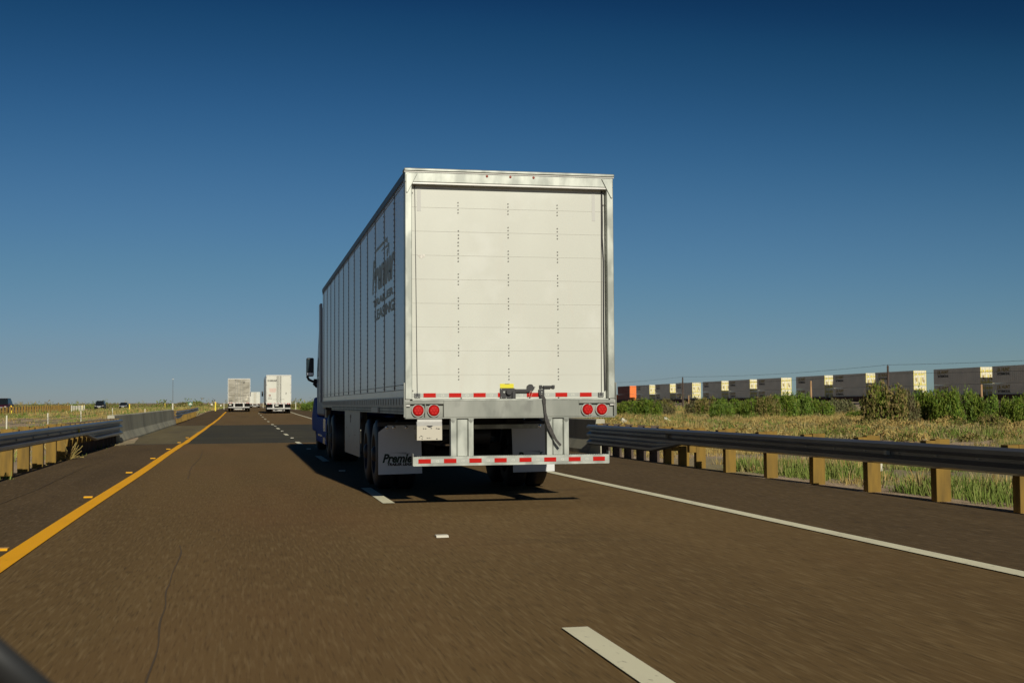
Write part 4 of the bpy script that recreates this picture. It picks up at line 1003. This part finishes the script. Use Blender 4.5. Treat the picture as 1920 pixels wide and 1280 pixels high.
def tufts(name, label, region, n, hr, weights, seed, extra=None, blades=9, thr=-.12, wd=.02, spread=.16):
    r = np.random.default_rng(seed); x0, x1, y0, y1 = region
    X = r.uniform(x0, x1, n*3); Y = r.uniform(y0, y1, n*3)
    dens = np.array([noise.noise(Vector((a*.16, c*.13, seed)))+.5*noise.noise(Vector((a*.6, c*.5, seed+3))) for a, c in zip(X, Y)])
    keep = dens+r.uniform(-.35, .35, n*3)*(.35 if thr > 0 else 1) > thr
    if extra is not None: keep &= extra(X, Y)
    X, Y, dens = X[keep][:n], Y[keep][:n], dens[keep][:n]; m = len(X)
    Z = np.array([T(a, c) for a, c in zip(X, Y)])
    hh = r.uniform(hr[0], hr[1], m)*(1+.6*np.clip(dens, -.5, .8))
    kindn = np.array([noise.noise(Vector((a*.10, c*.09, seed+20))) for a, c in zip(X, Y)])+r.uniform(-.3, .3, m)
    q = np.quantile(kindn, np.cumsum(weights)[:-1]); kind = np.digitize(kindn, q)
    i = np.repeat(np.arange(m), blades); N = len(i)
    a = r.uniform(0, 2*PI, N); o = r.uniform(0, 1, N)**.7*spread
    H_ = hh[i]*r.uniform(.45, 1.05, N)*(1.15-.7*(o/spread)**2); lean = r.uniform(0, .55, N)
    B_ = np.stack([np.cos(a)*lean*H_/2, np.sin(a)*lean*H_/2, H_/2], 1)
    C = np.stack([X[i]+np.cos(a)*o, Y[i]+np.sin(a)*o, Z[i]], 1)+B_-np.array([0, 0, .02])
    t_ = r.uniform(0, PI, N); A = np.stack([np.cos(t_), np.sin(t_), np.zeros(N)], 1)*(wd*r.uniform(.6, 1.5, N))[:, None]
    me = quads_mesh(name, C, A, B_, [grass_t, grass_o, grass_g], kind[i])
    ob = bpy.data.objects.new(name, me); COL.objects.link(ob); return tag(ob, label, 'grass', kind='stuff')
tufts('dry_grass', 'tan dry grass between the right guardrail and the bushes', (13, 110, 40, 130), 26000, (.16, .42), [.58, .30, .12], 5, wd=.015, spread=.5, blades=16)
tufts('verge_weeds', 'green weeds growing behind the right guardrail posts', (9.3, 26, 9, 42), 2600, (.06, .22), [.25, .35, .4], 9, wd=.007, blades=24, spread=.2, thr=.03)
for q_, (reg, n_, h_, w_, lb) in enumerate((((9.15, 11.2, 19.6, 23.6), 150, (.08, .30), [.12, .23, .65], 'leafy green weeds right of the post nearest the rail flare'), ((9.15, 11.0, 14.0, 17.2), 170, (.08, .30), [.05, .15, .8], 'bright green weeds behind the middle right guardrail posts'),
        ((9.15, 12, 10.8, 14.0), 120, (.06, .24), [.5, .3, .2], 'tan and green weeds behind the rightmost guardrail posts'), ((9.3, 13, 17.2, 19.6), 60, (.05, .16), [.4, .3, .3], 'sparse weeds on bare ground between the right guardrail posts'))):
    tufts('verge_weeds', lb, reg, n_, h_, w_, 40+q_, wd=.008, blades=34, spread=.22, thr=-.25 if q_ < 2 else -.05)
tufts('dry_grass', 'sparse dry grass in the left median', (-23, -4.8, 24, 240), 5200, (.08, .26), [.4, .45, .15], 12, wd=.02, spread=.3, thr=.05)
tufts('verge_weeds', 'low green and tan weeds on both verges of the road ahead', (-26, 60, 125, 420), 9000, (.2, .55), [.3, .3, .4], 15, wd=.05, spread=.5, extra=lambda X, Y: (X < -4.6) | (X > 9))
tufts('verge_weeds', 'small green weeds at the foot of the left guardrail', (-4.75, -3.9, 22, 44), 90, (.06, .2), [.2, .2, .6], 21, wd=.01, spread=.1, blades=14)
# far scrub: one uncountable mass out to the horizon
r = np.random.default_rng(33); n = 2600
X = np.concatenate([r.uniform(-420, -38, n), r.uniform(10, 118, 260), r.uniform(-25, -8, 60)]); Y = np.concatenate([r.uniform(150, 1100, n), r.uniform(190, 900, 260), r.uniform(330, 800, 60)])
m = len(X); ww = r.uniform(.9, 3.2, m); hh = r.uniform(.6, 1.7, m)*(1+.8*(r.random(m) < .15))*(1+.7*(Y > 300)); per = 60
i = np.repeat(np.arange(m), per); N = len(i); a = r.uniform(0, 2*PI, N); q = np.sqrt(r.random(N)); zz = r.random(N)*(1-.7*q**2)
C = np.stack([X[i]+np.cos(a)*q*ww[i], Y[i]+np.sin(a)*q*ww[i], .3+zz*hh[i]], 1)
upv = r.normal(size=(N, 3))*.5; upv[:, 2] += .8; upv /= np.linalg.norm(upv, axis=1)[:, None]; av = np.cross(upv, r.normal(size=(N, 3))); av /= np.linalg.norm(av, axis=1)[:, None]
s = r.uniform(.12, .3, N)
me = quads_mesh('scrub', C, av*(s*.6)[:, None], upv*s[:, None], [leaf_o, leaf_g, leaf_r, grass_o], r.choice(4, m, p=[.4, .2, .15, .25])[i])
ob = bpy.data.objects.new('scrub', me); COL.objects.link(ob); tag(ob, 'far desert scrub reaching to the horizon', 'scrub', kind='stuff')
# low rounded clumps of dry brush in the verge, far too many to count
r = np.random.default_rng(77); m = 900
Y = r.uniform(38, 112, m); X = r.uniform(.16, 1, m)*Y*1.02; ok = (X > 13) & (X < 108); X, Y = X[ok], Y[ok]; m = len(X)
ww = r.uniform(.35, 1.0, m); hh = r.uniform(.22, .55, m); i = np.repeat(np.arange(m), 150); N = len(i); a = r.uniform(0, 2*PI, N); q = np.sqrt(r.random(N)); zz = np.sqrt(r.random(N))*np.sqrt(np.clip(1-q**2, .02, 1))
Zg = np.array([T(a_, c_) for a_, c_ in zip(X, Y)])
C = np.stack([X[i]+np.cos(a)*q*ww[i], Y[i]+np.sin(a)*q*ww[i], Zg[i]+zz*hh[i]], 1)
upv = r.normal(size=(N, 3))*.5; upv[:, 2] += .8; upv /= np.linalg.norm(upv, axis=1)[:, None]; av = np.cross(upv, r.normal(size=(N, 3))); av /= np.linalg.norm(av, axis=1)[:, None]
sz = r.uniform(.03, .085, N)
me = quads_mesh('dry_brush', C, av*(sz*.4)[:, None], upv*sz[:, None], [grass_t, grass_o, grass_g, leaf_o], r.choice(4, m, p=[.5, .28, .12, .10])[i])
ob = bpy.data.objects.new('dry_brush', me); COL.objects.link(ob); tag(ob, 'low rounded clumps of dry tan brush before the bushes', 'brush', kind='stuff')
o = MB().box(-.035, .035, -.02, .02, -.05, .30).build('marker_stake', wht_post, None, (12.0, 22.6, T(12.0, 22.6)), bevel=.005); tag(o, 'short white stake in the weeds below the right guardrail', 'marker stake')
# dead tumbleweed by the left rail
b = MB(); r_ = random.Random(5)
for k in range(26):
    a = r_.uniform(0, 2*PI); e = r_.uniform(.1, 1.4); l = r_.uniform(.2, .48); d = Vector((math.cos(a)*math.cos(e), math.sin(a)*math.cos(e), math.sin(e)))
    b.tube([(0, 0, 0), tuple(d*l*.5+Vector((0, 0, .02))), tuple(d*l+Vector((r_.uniform(-.05, .05), 0, r_.uniform(-.04, .04))))], .007, n=4)
tag(b.build('dead_shrub', grass_t, None, (-3.95, 31.6, 0)), 'dry dead shrub under the left guardrail', 'shrub')
# pale litter beyond the right rail
for x, y, lb in ((22.0, 72, 'pale scrap of litter in the grass just right of the trailer'), (25.3, 74, 'pale scrap of litter in the grass, the one farther from the trailer')):
    b = MB(); b.prism([(-.28, 0), (.30, .02), (.12, .12), (-.1, .26), (-.2, .3)], 1, -.05, .05); tag(b.build('litter', wht_post, None, (x, y, T(x, y)+.12)), lb, 'litter')

# the photographing car's own bonnet, just inside the lower left corner (out of focus)
b = MB(); NX, NY = 14, 8; vs = []
for side_ in (0, 1):
    for j in range(NY+1):
        for i in range(NX+1):
            y = .95+.75*j/NY; f_ = i/NX; x = -.118-.9*f_-.17*j/NY
            z = 1.045+.085*(1-(1-min(1, f_*6))**2.2)-.13*(j/NY)-(.03 if side_ else 0)
            vs.append((x, y, z))
n1 = (NX+1)*(NY+1)
q = lambda j, i: j*(NX+1)+i
fs = [(q(j, i), q(j, i+1), q(j+1, i+1), q(j+1, i)) for j in range(NY) for i in range(NX)]
fs += [tuple(n1+k for k in f[::-1]) for f in fs]
rim_ = [q(0, i) for i in range(NX+1)]+[q(j, NX) for j in range(1, NY+1)]+[q(NY, i) for i in range(NX-1, -1, -1)]+[q(j, 0) for j in range(NY-1, 0, -1)]
fs += [(rim_[k], rim_[(k+1) % len(rim_)], n1+rim_[(k+1) % len(rim_)], n1+rim_[k]) for k in range(len(rim_))]
b.add(vs, fs); tag(b.build('car_bonnet', mat('dark_grey_bonnet', (.02, .021, .022), .5), smooth=True), 'dark blurred edge of the car bonnet in the bottom left corner', 'car')
